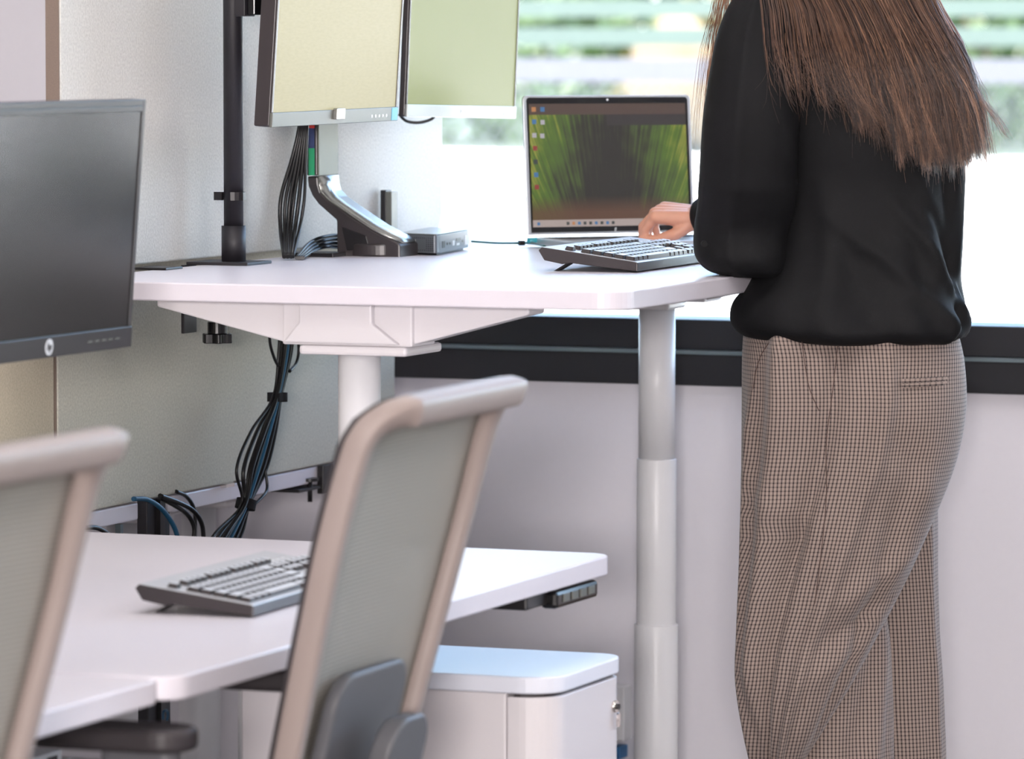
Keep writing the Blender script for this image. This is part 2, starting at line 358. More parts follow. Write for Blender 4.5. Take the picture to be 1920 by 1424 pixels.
# control box under the front edge of LB
cb = thing('desk_control_panel', 'black height control with buttons under the front edge of the lower desk', 'desk control', (.90, -.40, HL-.03))
MB().box((-.09, .02, -.022), (.05, .14, -.0005)).build('mount', black, cb, bevel=.003)
MB().box((.04, .10, -.028), (.066, .275, -.002)).build('panel', black_gloss, cb, bevel=.006)
for k in range(4): MB().box((.0655, .125+k*.035, -.020), (.068, .150+k*.035, -.008)).build('button', bezel_grey, cb, bevel=.001)

# ------------------------------------------------------------------ privacy screens
def screen(label, x, y0, y1, z0, z1, m, th=.027, rad=.09, corners=(0, 1, 1, 0)):
    o = thing('privacy_screen', label, 'desk screen', (x, y0, z0)); L = y1-y0; H = z1-z0
    T = Matrix(((0, 0, 1, 0), (1, 0, 0, 0), (0, 1, 0, 0), (0, 0, 0, 1)))
    p = rrect(0, 0, L, H, [max(.004, rad*c) for c in corners])
    MB().prism(p, -th, 0, T).build('panel', m, o, bevel=.003)
    MB().box((-th+.002, -.0035, .004), (-.002, .0, H-.01)).build('edge_band', felt_edge, o)
    return o
screen('light grey fabric screen standing behind the raised desk, lit by the window', -.03, .096, 1.705, HH+.008, 1.72, felt, rad=.05)
screen('grey fabric screen seen below the raised desk, behind the cable bundle', -.122, .262, 1.69, .716, 1.16, felt_low, rad=.05)
screen('tan fabric screen at the far left behind the nearest black monitor', -.122, -1.34, .25, .716, 1.14, felt_tan, rad=.03, corners=(0, 0, 0, 0))

def clamp(label, x, y, z, group='black desk clamps', side=1, long=.05):
    o = thing('desk_clamp', label, 'clamp', (x, y, z), group=group)
    MB().box((-.012, -.012, -.05), (.0, .020, .012)).build('back_plate', black, o, bevel=.001)
    MB().box((0, -.012, -.05), (side*.06, .020, -.046)).build('jaw', black, o, bevel=.001)
    MB().cyl((side*.035, .004, -.075), (side*.035, .004, -.031), .0045).build('screw', black, o, smooth=True)
    MB().cyl((side*.035, .004, -.031), (side*.035, .004, -.0285), .014).build('pad', black, o)
    return o
# screen clamps of the raised desk
sc = thing('screen_clamp', 'flat black screen clamp on the left rear corner of the raised desk', 'clamp', (0, .37, HH))
MB().box((-.03, -.01, 0), (.028, .055, .004)).build('top_plate', black, sc, bevel=.001)
MB().box((-.004, -.01, -.036), (-.001, .055, 0)).build('spine', black, sc)
MB().box((-.004, -.01, -.036), (.045, .055, -.032)).build('lower_jaw', black, sc, bevel=.001)
MB().cyl((.014, .02, -.055), (.014, .02, -.0295), .004).build('screw', black, sc, smooth=True)
ck = clamp('black screen clamp on the opposite white desk edge, beside the desk leg', -.124, 1.335, .713, side=-1)
# rotated clamp visible outside: jaw towards -y
for ch in list(ck.children): bpy.data.objects.remove(ch)
MB().box((0, -.012, -.05), (.012, .040, .002)).build('back_plate', black, ck, bevel=.001)
MB().box((-.05, -.11, -.040), (.008, .0, -.034)).build('jaw', black, ck, bevel=.001)
MB().cyl((0, -.045, -.062), (0, -.045, -.02), .0045).build('screw', black, ck, smooth=True)
MB().cyl((0, -.045, -.024), (0, -.045, -.018), .016).build('pad', black, ck)
# bright metal corner seen between the opposite desks
mc = thing('metal_bracket', 'small shiny metal bracket on the opposite desk edge left of the cable bundle', 'bracket', (-.118, .885, .712))
MB().prism([(0, 0), (.012, 0), (.012, .035), (0, .05)], 0, .006).build('plate', chrome, mc)

# ------------------------------------------------------------------ black pole of the monitor arm
P = on(420, 492, 2, HH+.003); px_, py_ = P.x+.018, P.y
ma = thing('monitor_pole', 'tall black round pole clamped to the rear edge of the raised desk', 'pole', (px_, py_, HH))
MB().box((-.065, -.05, 0), (.048, .05, .005)).build('base_plate', black_paint, ma, bevel=.001)
MB().cyl((0, 0, .005), (0, 0, .065), .0205, n=40).build('collar', black_paint, ma, smooth=True)
MB().cyl((0, 0, .06), (0, 0, .85), .0165, n=40).build('pole', black_paint, ma, smooth=True)
cl = MB(); 
for i in range(14):
    a0, a1 = R(200-i*20+0), R(200-(i+1)*20)
    cl.add([(.0175*math.cos(a0), .0175*math.sin(a0), .108), (.0175*math.cos(a1), .0175*math.sin(a1), .108), (.0175*math.cos(a1), .0175*math.sin(a1), .122), (.0175*math.cos(a0), .0175*math.sin(a0), .122),
            (.0205*math.cos(a0), .0205*math.sin(a0), .108), (.0205*math.cos(a1), .0205*math.sin(a1), .108), (.0205*math.cos(a1), .0205*math.sin(a1), .122), (.0205*math.cos(a0), .0205*math.sin(a0), .122)],
           [(0,1,2,3),(4,7,6,5),(0,4,5,1),(3,2,6,7),(0,3,7,4),(1,5,6,2)])
cl.box((-.031, -.012, .108), (-.0165, -.006, .122)).box((.0165, -.008, .108), (.0215, .0, .122))
cl.build('cable_clip', black, ma)
MB().box((-.0665, -.068, -.115), (-.0605, -.018, 0)).build('clamp_spine', black_paint, ma, bevel=.001)
MB().cyl((-.031, 0, -.10), (-.031, 0, -.031), .005).build('screw', black_gloss, ma, smooth=True)
kn = MB(); kn.cyl((-.031, 0, -.118), (-.031, 0, -.098), .0165)
pts = []
for i in range(48):
    a = 2*math.pi*i/48; r_k = .0235+.0035*math.cos(6*a); pts.append((-.031+r_k*math.cos(a), r_k*math.sin(a)))
kn.prism(pts, -.134, -.118); kn.build('knob', black_gloss, ma, bevel=.001)
MB().box((-.025, 0, .60), (.12, .03, .63)).build('arm', black_paint, ma, bevel=.003)

# ------------------------------------------------------------------ monitors
def screen_mat(name, rgb, es, rough=.3, lines=False, base=(.03, .03, .03), patt=0):
    m = mat(name, base, rough); t = m.node_tree; b = t.nodes['Principled BSDF']
    tc = t.nodes.new('ShaderNodeTexCoord'); n = t.nodes.new('ShaderNodeTexNoise'); mp = t.nodes.new('ShaderNodeMapping')
    mp.inputs['Scale'].default_value = (1, 60, 260) if lines else (4, 4, 4)
    t.links.new(tc.outputs['Object'], mp.inputs[0]); t.links.new(mp.outputs[0], n.inputs['Vector']); n.inputs['Scale'].default_value = 1
    r = t.nodes.new('ShaderNodeMapRange'); r.inputs[1].default_value = .35; r.inputs[2].default_value = .7; r.inputs[3].default_value = 1.0; r.inputs[4].default_value = 1-patt
    v = t.nodes.new('ShaderNodeVectorMath'); v.operation = 'SCALE'; v.inputs[0].default_value = s2l(rgb)
    t.links.new(n.outputs[0], r.inputs[0]); t.links.new(r.outputs[0], v.inputs['Scale'])
    b.inputs['Specular IOR Level'].default_value = .12
    t.links.new(v.outputs[0], b.inputs['Emission Color']); b.inputs['Emission Strength'].default_value = es
    return m
cream = screen_mat('lit_cream_page', (.87, .83, .66), .55, .45, True, patt=.06)
green_refl = screen_mat('green_reflection_glow', (.66, .69, .38), .50, .40, patt=.04)  # greenery mirrored in the screen, painted as an even green glow
dark_scr = mat('dark_screen', (.045, .04, .04), .26, noise_s=5, noise_amt=.05, spec=.6)
def monitor(label, loc, yaw, tilt, roll, w, h, bez, chin, frame_m, chin_m, scr_m, kind, th=.020, group='flat monitors'):
    """origin: lower corner nearest to the camera; local +Y along the width, +Z up, +X out of the screen"""
    o = bpy.data.objects.new('monitor', None); COL.objects.link(o); o.empty_display_size = .05
    o.matrix_world = Matrix.Translation(loc)@Matrix.Rotation(yaw, 4, 'Z')@Matrix.Rotation(roll, 4, 'X')@Matrix.Rotation(tilt, 4, 'Y')
    tag(o, label, 'monitor', group)
    hs = MB()
    T = Matrix(((0, 0, 1, 0), (1, 0, 0, 0), (0, 1, 0, 0), (0, 0, 0, 1)))
    hs.prism(rrect(0, 0, w, h, .004, 3), -th, -.001, T)
    # bulging rear
    n0 = rrect(.04, .05, w-.04, h-.05, .02, 3); n1 = rrect(.10, .10, w-.10, h-.10, .02, 3); k = len(n0)
    hs.add([T@Vector((a, b, -th)) for a, b in n0]+[T@Vector((a, b, -th-.025)) for a, b in n1], [tuple(range(k, 2*k))]+[(i, (i+1) % k, k+(i+1) % k, k+i) for i in range(k)])
    hs.build('housing', frame_m, o, bevel=.0015)
    z0 = chin
    bz = MB(); bz.box((-.001, 0, z0), (.0025, bez, h)).box((-.001, w-bez, z0), (.0025, w, h)).box((-.001, bez, h-bez), (.0025, w-bez, h))
    if kind == 'hp': bz.box((-.001, bez, h-bez-.008), (.0025, w-bez, h-bez))
    bz.build('bezel', frame_m, o, bevel=.0007)
    MB().box((-.001, 0, 0), (.0045, w, z0)).build('chin', chin_m, o, bevel=.0012)
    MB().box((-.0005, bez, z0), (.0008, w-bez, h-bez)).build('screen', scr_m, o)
    Tt = Matrix.Translation((.0047, w/2, z0*.5))@T
    if kind == 'dell':
        text('DELL', .0125, 'logo', logo_m, o, Tt, bold=.0004)
        for k in range(5): MB().cyl((.0044, w*.79+k*.012, z0*.35), (.0052, w*.79+k*.012, z0*.35), .0022, n=10).build('button', logo_m if k < 4 else frame_m, o)
    if kind == 'clip':
        MB().box((.004, w*.49-.012, z0*.35), (.012, w*.49+.022, z0*1.12)).build('clip', silver, o, bevel=.001)
        for k in range(5): MB().cyl((.0044, w*.78+k*.016, z0*.42), (.0052, w*.78+k*.016, z0*.42), .0028, n=10).build('button', logo_m, o)
        MB().box((.0045, w-.030, z0*.05), (.0052, w-.004, z0*.95)).build('sticker', label_cyan, o)
    if kind == 'hp':
        c = MB(); c.cyl((.0044, w/2, z0*.5), (.0055, w/2, z0*.5), .0115, n=32); c.build('logo_disc', logo_m, o)
        text('hp', .015, 'logo_letters', hp_bezel, o, Matrix.Translation((.0057, w/2, z0*.52))@T@Matrix(((1, .2, 0, 0), (0, 1, 0, 0), (0, 0, 1, 0), (0, 0, 0, 1))), bold=.0002)
        for k in range(5): MB().box((.0044, w*.73+k*.022, z0*.45), (.0051, w*.73+k*.022+.013, z0*.55)).build('button', bezel_grey, o)
    return o
# nearer lit monitor over the raised desk
Lp = on(505, 239, 0, .20)
m1 = monitor('cream-lit monitor with a small silver clip on its lower bezel, above the raised desk', Lp, R(0), R(4), R(.35), .532, .36, .007, .024, brownblack, bezel_grey, cream, 'clip', th=.028)
MB().box((-.110, .20, .17), (-.050, .30, .27)).build('mount_bracket', black_paint, m1, bevel=.002)
bk = on(465, 17, 0, .125)
Rp = on(759, 219, 0, .155)
m2 = monitor('monitor with a glowing green reflection and silver lower bezel, right of the cream-lit one', Rp, R(0), R(2), R(-1.15), .528, .36, .005, .022, brownblack, bezel_silver, green_refl, 'dell', th=.012)
# black bracket seen left of the cream monitor
bb = thing('pole_bracket', 'black bracket block between the black pole and the cream-lit monitor', 'bracket', (bk.x-.008, bk.y, bk.z))
MB().box((-.012, -.012, -.012), (.008, .03, .06)).build('block', black_paint, bb, bevel=.002)
MB().box((.008, -.004, -.010), (.022, .03, .05)).build('hinge', black_gloss, bb, bevel=.002)
Hp = on(241, 650, 0, .40)
m3w = .53
m3 = monitor('dark switched-off monitor at the left edge of the picture', Hp-Vector((0, m3w, 0)), R(0), R(4.4), R(0), m3w, .357, .009, .030, hp_bezel, hp_bezel, dark_scr, 'hp', th=.02)
MB().box((-.058, m3w-.10, .10), (-.02, m3w+.012, .17)).build('mount_bracket', black_paint, m3, bevel=.002)
# pole and arm that carry it, out of the frame
ar = thing('clamped_pole', 'black pole arm at the rear of the lower desk behind the switched-off monitor', 'monitor arm', (.06, -.85, HL))
MB().box((-.05, -.05, 0), (.05, .05, .006)).build('base_plate', black_paint, ar)
MB().cyl((0, 0, .006), (0, 0, .55), .0165).build('pole', black_paint, ar, smooth=True)
MB().tube([(0, 0, .49), (.12, .05, .49), (.29, .08, .49)], .014).build('arm', black_paint, ar, smooth=True)

# ------------------------------------------------------------------ silver monitor stand
YS = .96
def pxz(px, py):
    p = on(px, py, 1, YS); return (p.x, p.z)
st = thing('monitor_stand', 'silver and black upright monitor stand with red, navy and green stickers', 'monitor stand', (0.12, YS, HH))
OFF = Vector((.12, YS, HH))
def prof_prism(name, pts, y0, y1, m, bevel=.003):
    n = len(pts); vs = [Vector((a-OFF.x, y0-YS, b-OFF.z)) for a, b in pts]+[Vector((a-OFF.x, y1-YS, b-OFF.z)) for a, b in pts]
    return MB().add(vs, [tuple(range(n)), tuple(range(2*n-1, n-1, -1))]+[(i, n+i, n+(i+1) % n, (i+1) % n) for i in range(n)]).build(name, m, st, bevel=bevel)
top = 1.50
x0_, x1_ = pxz(575, 300)[0], pxz(594.5, 300)[0]; zj = pxz(575, 330)[1]
prof_prism('column', [(x0_, zj+.0008), (x1_, zj+.0008), (x1_, top), (x0_, top)], YS, YS+.088, brownblack, .002)
left = [(575, 331), (577, 350), (584, 367), (596, 383), (613, 398), (630, 413)]
right = [(748, 458), (738, 452), (718, 443), (690, 428), (660, 408), (630, 387), (612, 374), (600, 361), (596, 348), (594.5, 331)]
neck = [pxz(*p) for p in left]+[pxz(631, 487)]+[pxz(749, 487), pxz(749, 462)]+[pxz(*p) for p in right]
prof_prism('neck', neck, YS+.002, YS+.086, brownblack, .003)
# silver tongue lying on the sloping front
ton = [pxz(*p) for p in right]
vs = []; 
for i, (a, b) in enumerate(ton):
    ins = .016*max(0, 1-i/1.5)
    for yy in (YS+.001+ins, YS+.087-ins):
        vs.append(Vector((a-OFF.x, yy-YS, b-OFF.z)))
nrm = []
tm = MB(); th_ = .004; rows = []
for i in range(len(ton)):
    a, b = ton[i]; p, q = ton[max(i-1, 0)], ton[min(i+1, len(ton)-1)]
    d = Vector((q[0]-p[0], 0, q[1]-p[1])).normalized(); nn = Vector((d.z, 0, -d.x)); nn = nn if nn.x > 0 else -nn
    v0, v1 = vs[2*i], vs[2*i+1]; rows.append([v0, v0+nn*th_, v1+nn*th_, v1])
tm.rings(rows); tm.build('silver_cover', silver, st, smooth=True)
prof_prism('silver_face', [(x1_, zj+.0008), (x1_+.003, zj+.0008), (x1_+.003, top), (x1_, top)], YS+.001, YS+.087, mat('satin_grey', (.40, .41, .36), .5, metal=.1, noise_s=100, noise_amt=.02), .001)
# raised recess rim on the side of the neck, rounded foot
prof_prism('side_recess', [pxz(640, 425), pxz(686, 443), pxz(693, 468), pxz(650, 470)], YS+.0005, YS+.004, black, .001)
MB().prism([(math.cos(2*math.pi*i/48)*.058+.014, math.sin(2*math.pi*i/48)*.05+.044) for i in range(48)], 0, .022).build('foot', brownblack, st, bevel=.003)
xs0 = pxz(579, 300)[0]-OFF.x; xs1 = pxz(590, 300)[0]-OFF.x
for (a, b, m_) in ((200, 240.5, red_m), (240.5, 278, blue_m), (278, 329, green_m)):
    za, zb = pxz(580, a)[1]-HH, pxz(580, b)[1]-HH
    MB().box((xs0, -.0012, zb), (xs1, .0005, za)).build('sticker', m_, st)
ap = on(535, 484, 2, HH)
MB().box((-.005-OFF.x, -.055, 0), (-.03, .02, .007)).build('clamp_plate', black, st, bevel=.001)
MB().box((-.006-OFF.x, -.055, -.04), (-.002-OFF.x, .02, .0)).build('clamp_spine', black, st)

# black boxes standing by the window behind the stand
bs = on(724, 440, 2, HH); 
adp = thing('black_adapter', 'upright black and silver slim box behind the mini computer', 'adapter', (-.045, 1.712, HH))
q0 = on(713, 430, 1, 1.66); q1 = on(736, 355, 1, 1.66)
q0 = on(713, 430, 0, -.02); q1 = on(736, 355, 0, -.02); adp.location = (-.02, q0.y, HH)
MB().box((0, 0, 0), (.011, .028, q1.z-HH)).build('body', black, adp, bevel=.001)
MB().box((.011, 0, 0), (.0225, .028, q1.z-HH-.003)).build('side_panel', bezel_grey, adp, bevel=.001)
lc = thing('flat_cable_plug', 'flat black plug lying behind the mini computer', 'plug', (.03, q0.y+.03, HH))
MB().box((0, 0, 0), (.03, .05, .008)).build('plug', black, lc, bevel=.002)

# ------------------------------------------------------------------ mini computer
pn = on(820, 480, 2, HH); pl = on(744, 477, 2, HH); pr_ = on(882, 468, 2, HH)
ang = math.atan2(pr_.y-pn.y, pr_.x-pn.x)
u1 = (pl-pn); u2 = (pr_-pn)
mc_ = thing('mini_computer', 'small dark grey mini computer lying right of the silver monitor stand', 'computer', pn)
def q(a, b): return (u1.x*a+u2.x*b, u1.y*a+u2.y*b)
def rq(r=.06): # rounded parallelogram
    out = []
    for (cx_, cy_, a) in ((1-r, 1-r*.8, 0), (r, 1-r*.8, 90), (r, r*.8, 180), (1-r, r*.8, 270)):
        for i in range(5):
            t_ = R(a+90*i/4); out.append(q(cx_+r*math.cos(t_), cy_+r*.8*math.sin(t_)))
    return out
MB().prism(rq(.1), .004, .036).build('body', pc_grey, mc_, bevel=.0015)
MB().prism(rq(.1), .0365, .038).build('lid', bezel_silver, mc_, bevel=.0005)
MB().prism([q(.1, .1), q(.9, .1), q(.9, .9), q(.1, .9)], 0, .004).build('rubber_foot', black, mc_)
nf = Vector((u1.y, -u1.x, 0)).normalized(); nf = nf if nf.y < 0 else -nf
def decal(f0, f1, z0, z1, U, nn, m, name, base=Vector((0, 0, 0)), th=.0006):
    a = base+U*f0; b = base+U*f1
    vs = [Vector((a.x, a.y, z0)), Vector((b.x, b.y, z0)), Vector((b.x, b.y, z1)), Vector((a.x, a.y, z1))]
    vs += [v+nn*th for v in vs]
    return MB().add(vs, [(0,1,2,3),(4,7,6,5),(0,4,5,1),(1,5,6,2),(2,6,7,3),(3,7,4,0)]).build(name, m, mc_)
u1v = Vector((u1.x, u1.y, 0)); u2v = Vector((u2.x, u2.y, 0))
grid = MB()
for c in range(20):
    for rw in range(7):
        if 1 < rw < 6 and 11 < c < 17: continue
        if 1 < c and c < 19:
            f0 = c/20; a = u1v*f0; z_ = .008+rw*.0036
            p = [Vector((a.x, a.y, z_)), Vector(((u1v*(f0+.018)).x, (u1v*(f0+.018)).y, z_)), Vector(((u1v*(f0+.018)).x, (u1v*(f0+.018)).y, z_+.0016)), Vector((a.x, a.y, z_+.0016))]
            if rw in (0, 6) or c < 6 or c > 17:
                grid.add([v+nf*.0006 for v in p]+[v for v in p], [(0,1,2,3),(4,7,6,5)])
grid.build('vent_grid', black, mc_)
for f0 in (.50, .68): decal(f0, f0+.11, .014, .020, u1v, nf, black, 'usb_port'); decal(f0+.03, f0+.07, .022, .027, u1v, nf, logo_m, 'port_mark')
n2 = Vector((u2.y, -u2.x, 0)).normalized(); n2 = n2 if n2.x > 0 else -n2
for f0, f1, a, b, m_ in ((.14, .22, .012, .024, black), (.28, .31, .016, .020, black), (.36, .39, .016, .020, black), (.45, .51, .013, .022, logo_m), (.56, .70, .020, .025, black), (.57, .66, .012, .016, logo_m), (.74, .77, .016, .020, black), (.82, .97, .010, .028, label_white)):
    decal(f0, f1, a, b, u2v, n2, m_, 'port')

# ------------------------------------------------------------------ keyboards
key_glare = mat('key_top_glare', (.80, .82, .85), .30, noise_s=500, noise_amt=.04, spec=1.0)  # keys are black; window glare is painted into their pale tops
case_glare = mat('case_top_glare', (.72, .73, .75), .30, noise_s=500, noise_amt=.04, spec=1.0)  # same window glare put into the colour of the case's upper faces
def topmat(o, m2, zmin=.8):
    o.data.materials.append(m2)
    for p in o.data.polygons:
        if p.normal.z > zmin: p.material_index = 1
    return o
def keyboard(label, loc, rz, bright):
    """local: origin front-left corner seen from camera side; +Y along length, -X towards the rear"""
    o = thing('keyboard', label, 'keyboard', loc, rz, 'black keyboards')
    L, D = .455, .165; hf, hb = .017, .040
    T = Matrix.Rotation(math.atan2(hb-hf, D), 4, 'Y')
    # wedge case
    prof = [(0, .002), (0, hf), (-.004, hf+.001), (-D, hb), (-D-.006, hb-.006), (-D+.004, hb-.022), (-D+.035, hb-.028), (-D+.05, hb-.026)]
    n = len(prof)
    MB().add([Vector((a, 0, b)) for a, b in prof]+[Vector((a, L, b)) for a, b in prof], [tuple(range(n)), tuple(range(2*n-1, n-1, -1))]+[(i, n+i, n+(i+1) % n, (i+1) % n) for i in range(n)]).build('case', brownblack, o, bevel=.0015)
    topmat(o.children[0], case_glare)
    for yy in (.02, L-.045):
        MB().add([(-D+.042, yy, hb-.027), (-D+.036, yy, hb-.027), (-D+.014, yy, 0), (-D+.020, yy, 0), (-D+.042, yy+.025, hb-.027), (-D+.036, yy+.025, hb-.027), (-D+.014, yy+.025, 0), (-D+.020, yy+.025, 0)], [(0,1,2,3),(4,7,6,5),(0,4,5,1),(1,5,6,2),(2,6,7,3),(3,7,4,0)]).build('rear_foot', black, o)
    sl = (hb-hf)/D; U = .0190
    kb = MB().add([Vector((.6, .6, 0))*0], [])
    def key(cx, cy, w, d):
        zc = hf+sl*(-cx)+.0005; pts0 = rrect(-d/2+.001, -w/2+.001, d/2-.001, w/2-.001, .001, 1); pts1 = rrect(-d/2+.0028, -w/2+.0028, d/2-.0022, w/2-.0028, .0015, 1)
        TT = Matrix.Translation((cx, cy, zc))@Matrix.Rotation(math.atan(sl), 4, 'Y')
        k = len(pts0); m_ = MB()
        m_.add([TT@Vector((a, b, 0)) for a, b in pts0]+[TT@Vector((a, b, .006)) for a, b in pts1], [tuple(range(k, 2*k))]+[(i, (i+1) % k, k+(i+1) % k, k+i) for i in range(k)])
        topmat(m_.build('key', brownblack, o), key_glare)
    y0 = .012
    rows = [  # from front to rear: widths in units
        [1.25, 1.25, 1.25, 6.25, 1.25, 1.25, 1.25, 1.25],
        [2.25]+[1]*10+[2.75], [1.75]+[1]*11+[2.25], [1.5]+[1]*12+[1.5], [1]*13+[2]]
    xs = -.018
    for ri, row in enumerate(rows):
        y = y0
        for w in row: key(xs-ri*U, y+w*U/2, w*U, U); y += w*U
    xf = xs-5*U-.010; y = y0; key(xf, y+U/2, U, U*.85); y += 2*U
    for g_ in range(3):
        for k in range(4): key(xf, y+U/2, U, U*.85); y += U
        y += U*.5
    yn = y0+15.3*U
    for k in range(3):
        key(xs, yn+(k+.5)*U, U, U); key(xs-3*U, yn+(k+.5)*U, U, U); key(xs-4*U, yn+(k+.5)*U, U, U); key(xf, yn+(k+.5)*U, U, U*.85)
    key(xs-U, yn+1.5*U, U, U)
    yp = yn+3.35*U
    for rr in range(5):
        for k in range(4):
            if rr == 0 and k == 1: continue
            if k == 3 and rr in (0, 2): continue
            key(xs-rr*U, yp+(k+.5)*U, U, U)
    for k in range(3): MB().box((xf-.002, yp+(k+.6)*U, hf+sl*(-xf)), (xf+.002, yp+(k+.9)*U, hf+sl*(-xf)+.0012)).build('indicator', logo_m, o)
    return o
k1 = on(1195, 512, 2, HH); k1b = on(1320, 497, 2, HH)
keyboard('black keyboard on the raised desk in front of the laptop, by the sleeve', k1, R(1.5), 1)
k2 = on(475, 1160, 2, HL)
keyboard('black keyboard on the lower desk, left of the office chair', k2, R(2.5), 0)

# ------------------------------------------------------------------ laptop
A = at(990, 440, 8.97); B = at(1303, 436, 9.12); A.z = B.z = HH+.021
e1 = (B-A); LW = e1.length; e1n = e1.normalized(); nrm = Vector((e1n.y, -e1n.x, 0))
lap = thing('laptop', 'open silver laptop showing a green bamboo forest on its screen', 'laptop', (A.x, A.y, HH))
lapM = Matrix.Identity(4)
def LT(loc=(0, 0, .021), tilt=0):
    M_ = Matrix.Identity(4); up = Vector((0, 0, 1))*math.cos(tilt)-nrm*math.sin(tilt); n_ = nrm*math.cos(tilt)+Vector((0, 0, 1))*math.sin(tilt)
    for i in range(3): M_[i][0] = e1n[i]; M_[i][1] = up[i]; M_[i][2] = n_[i]
    return Matrix.Translation(loc)@M_
alu = mat('laptop_aluminium', (.78, .80, .82), .32, metal=.7, noise_s=100, noise_amt=.02)
SH = .256; TL = LT(tilt=R(5))
TB = LT(loc=(0, 0, 0), tilt=R(90)); # base plan: x along hinge, y -> -nrm
b_ = MB(); Tb = Matrix.Identity(4)
for i in range(3): Tb[i][0] = e1n[i]; Tb[i][1] = -nrm[i]; Tb[i][2] = (0, 0, 1)[i]
b_.prism(rrect(0, -.235, LW, .012, .008, 4), .003, .017, Tb); b_.build('base', alu, lap, bevel=.002)
dk = MB(); dk.prism(rrect(.02, -.115, LW-.02, -.025, .003, 2), .0172, .0178, Tb); dk.build('keyboard_deck', black, lap)
MB().prism(rrect(LW*.33, -.215, LW*.67, -.13, .004, 2), .0171, .0174, Tb).build('touchpad', bezel_silver, lap)
for fx in (.03, LW-.05): MB().prism(rrect(fx, -.22, fx+.02, -.01, .002, 2), 0, .003, Tb).build('rubber_foot', black, lap)
lid = MB(); lid.prism(rrect(0, 0, LW, SH, (.003, .003, .009, .009), 5), -.006, 0, TL); lid.build('lid', alu, lap, bevel=.001)
MB().prism(rrect(.0065, .004, LW-.006, SH-.004, (.002, .002, .006, .006), 5), .0, .0008, TL).build('bezel', black_gloss, lap)
# bamboo picture
bam = mat('bamboo_picture', (.02, .02, .02), .32); t = bam.node_tree; pb = t.nodes['Principled BSDF']
def N(tp, **k):
    n = t.nodes.new(tp)
    for a, v in k.items(): setattr(n, a, v)
    return n
uv = N('ShaderNodeUVMap'); sep = N('ShaderNodeSeparateXYZ'); t.links.new(uv.outputs[0], sep.inputs[0])
def mth(op, a, b=None, c=None):
    n = N('ShaderNodeMath', operation=op)
    for i, v in enumerate((a, b, c)):
        if v is None: continue
        if isinstance(v, (int, float)): n.inputs[i].default_value = v
        else: t.links.new(v, n.inputs[i])
    return n.outputs[0]
Ux, Vy = sep.outputs[0], sep.outputs[1]
cxd = mth('SUBTRACT', Ux, .5); xx = mth('DIVIDE', cxd, mth('ADD', 1.0, mth('MULTIPLY', Vy, .8)))  # stalks lean to the centre
cmb = N('ShaderNodeCombineXYZ'); t.links.new(mth('MULTIPLY', xx, 95), cmb.inputs[0]); t.links.new(mth('MULTIPLY', Vy, 1.6), cmb.inputs[1])
n1 = N('ShaderNodeTexNoise'); n1.inputs['Scale'].default_value = 1; n1.inputs['Detail'].default_value = 3; t.links.new(cmb.outputs[0], n1.inputs['Vector'])
cmb2 = N('ShaderNodeCombineXYZ'); t.links.new(mth('MULTIPLY', Ux, 5), cmb2.inputs[0]); t.links.new(mth('MULTIPLY', Vy, 3), cmb2.inputs[1])
n2_ = N('ShaderNodeTexNoise'); n2_.inputs['Scale'].default_value = 1.5; t.links.new(cmb2.outputs[0], n2_.inputs['Vector'])
# darker in the middle, greener at the sides
side = mth('MULTIPLY', mth('ABSOLUTE', cxd), 1.5)
val = mth('ADD', mth('MULTIPLY', n1.outputs[0], 1.0), mth('SUBTRACT', side, .37)); val = mth('ADD', val, mth('MULTIPLY', mth('SUBTRACT', n2_.outputs[0], .5), .5))
val = mth('ADD', val, mth('MULTIPLY', mth('SUBTRACT', Vy, .55), .30))
cr = N('ShaderNodeValToRGB'); e_ = cr.color_ramp; e_.elements[0].position = .25; e_.elements[0].color = (*s2l((.22, .21, .19)), 1); e_.elements[1].position = 1.0; e_.elements[1].color = (*s2l((.66, .66, .30)), 1)
for p_, c_ in ((.42, (.27, .28, .21)), (.55, (.33, .40, .22)), (.78, (.38, .50, .20))):
    x_ = e_.elements.new(p_); x_.color = (*s2l(c_), 1)
t.links.new(val, cr.inputs[0])
def mixc(fac, a, col):
    m_ = N('ShaderNodeMix', data_type='RGBA'); t.links.new(fac, m_.inputs[0]); t.links.new(a, m_.inputs[6]); m_.inputs[7].default_value = (*s2l(col), 1); return m_.outputs[2]
low = mth('ADD', Vy, mth('MULTIPLY', n2_.outputs[0], -.12)); lowf = mth('LESS_THAN', low, .075)
c1 = mixc(mth('MULTIPLY', mth('SUBTRACT', 1, mth('MINIMUM', mth('DIVIDE', mth('MAXIMUM', mth('SUBTRACT', Vy, .06), 0), .14), 1)), .8), cr.outputs[0], (.46, .33, .26))
c2 = mixc(mth('GREATER_THAN', Vy, .905), c1, (.38, .31, .28))
rb = mth('MULTIPLY', mth('GREATER_THAN', Vy, .81), mth('GREATER_THAN', Ux, .49)); rb = mth('MULTIPLY', rb, mth('LESS_THAN', Vy, .905))
c3 = mixc(rb, c2, (.27, .25, .25))
t.links.new(c3, pb.inputs['Emission Color']); pb.inputs['Emission Strength'].default_value = .52
def uvquad(name, x0, y0, x1, y1, z, T, m, parent):
    me = bpy.data.meshes.new(name); me.from_pydata([T@Vector((a, b, z)) for a, b in ((x0, y0), (x1, y0), (x1, y1), (x0, y1))]+[T@Vector((a, b, z-.0004)) for a, b in ((x0, y0), (x1, y0), (x1, y1), (x0, y1))], [], [(0, 1, 2, 3), (7, 6, 5, 4)])
    ul = me.uv_layers.new(name='UVMap')
    for i, c in enumerate([(0, 0), (1, 0), (1, 1), (0, 1), (0, 1), (1, 1), (1, 0), (0, 0)]): ul.data[i].uv = c
    return link(name, me, m, parent, smooth=False)
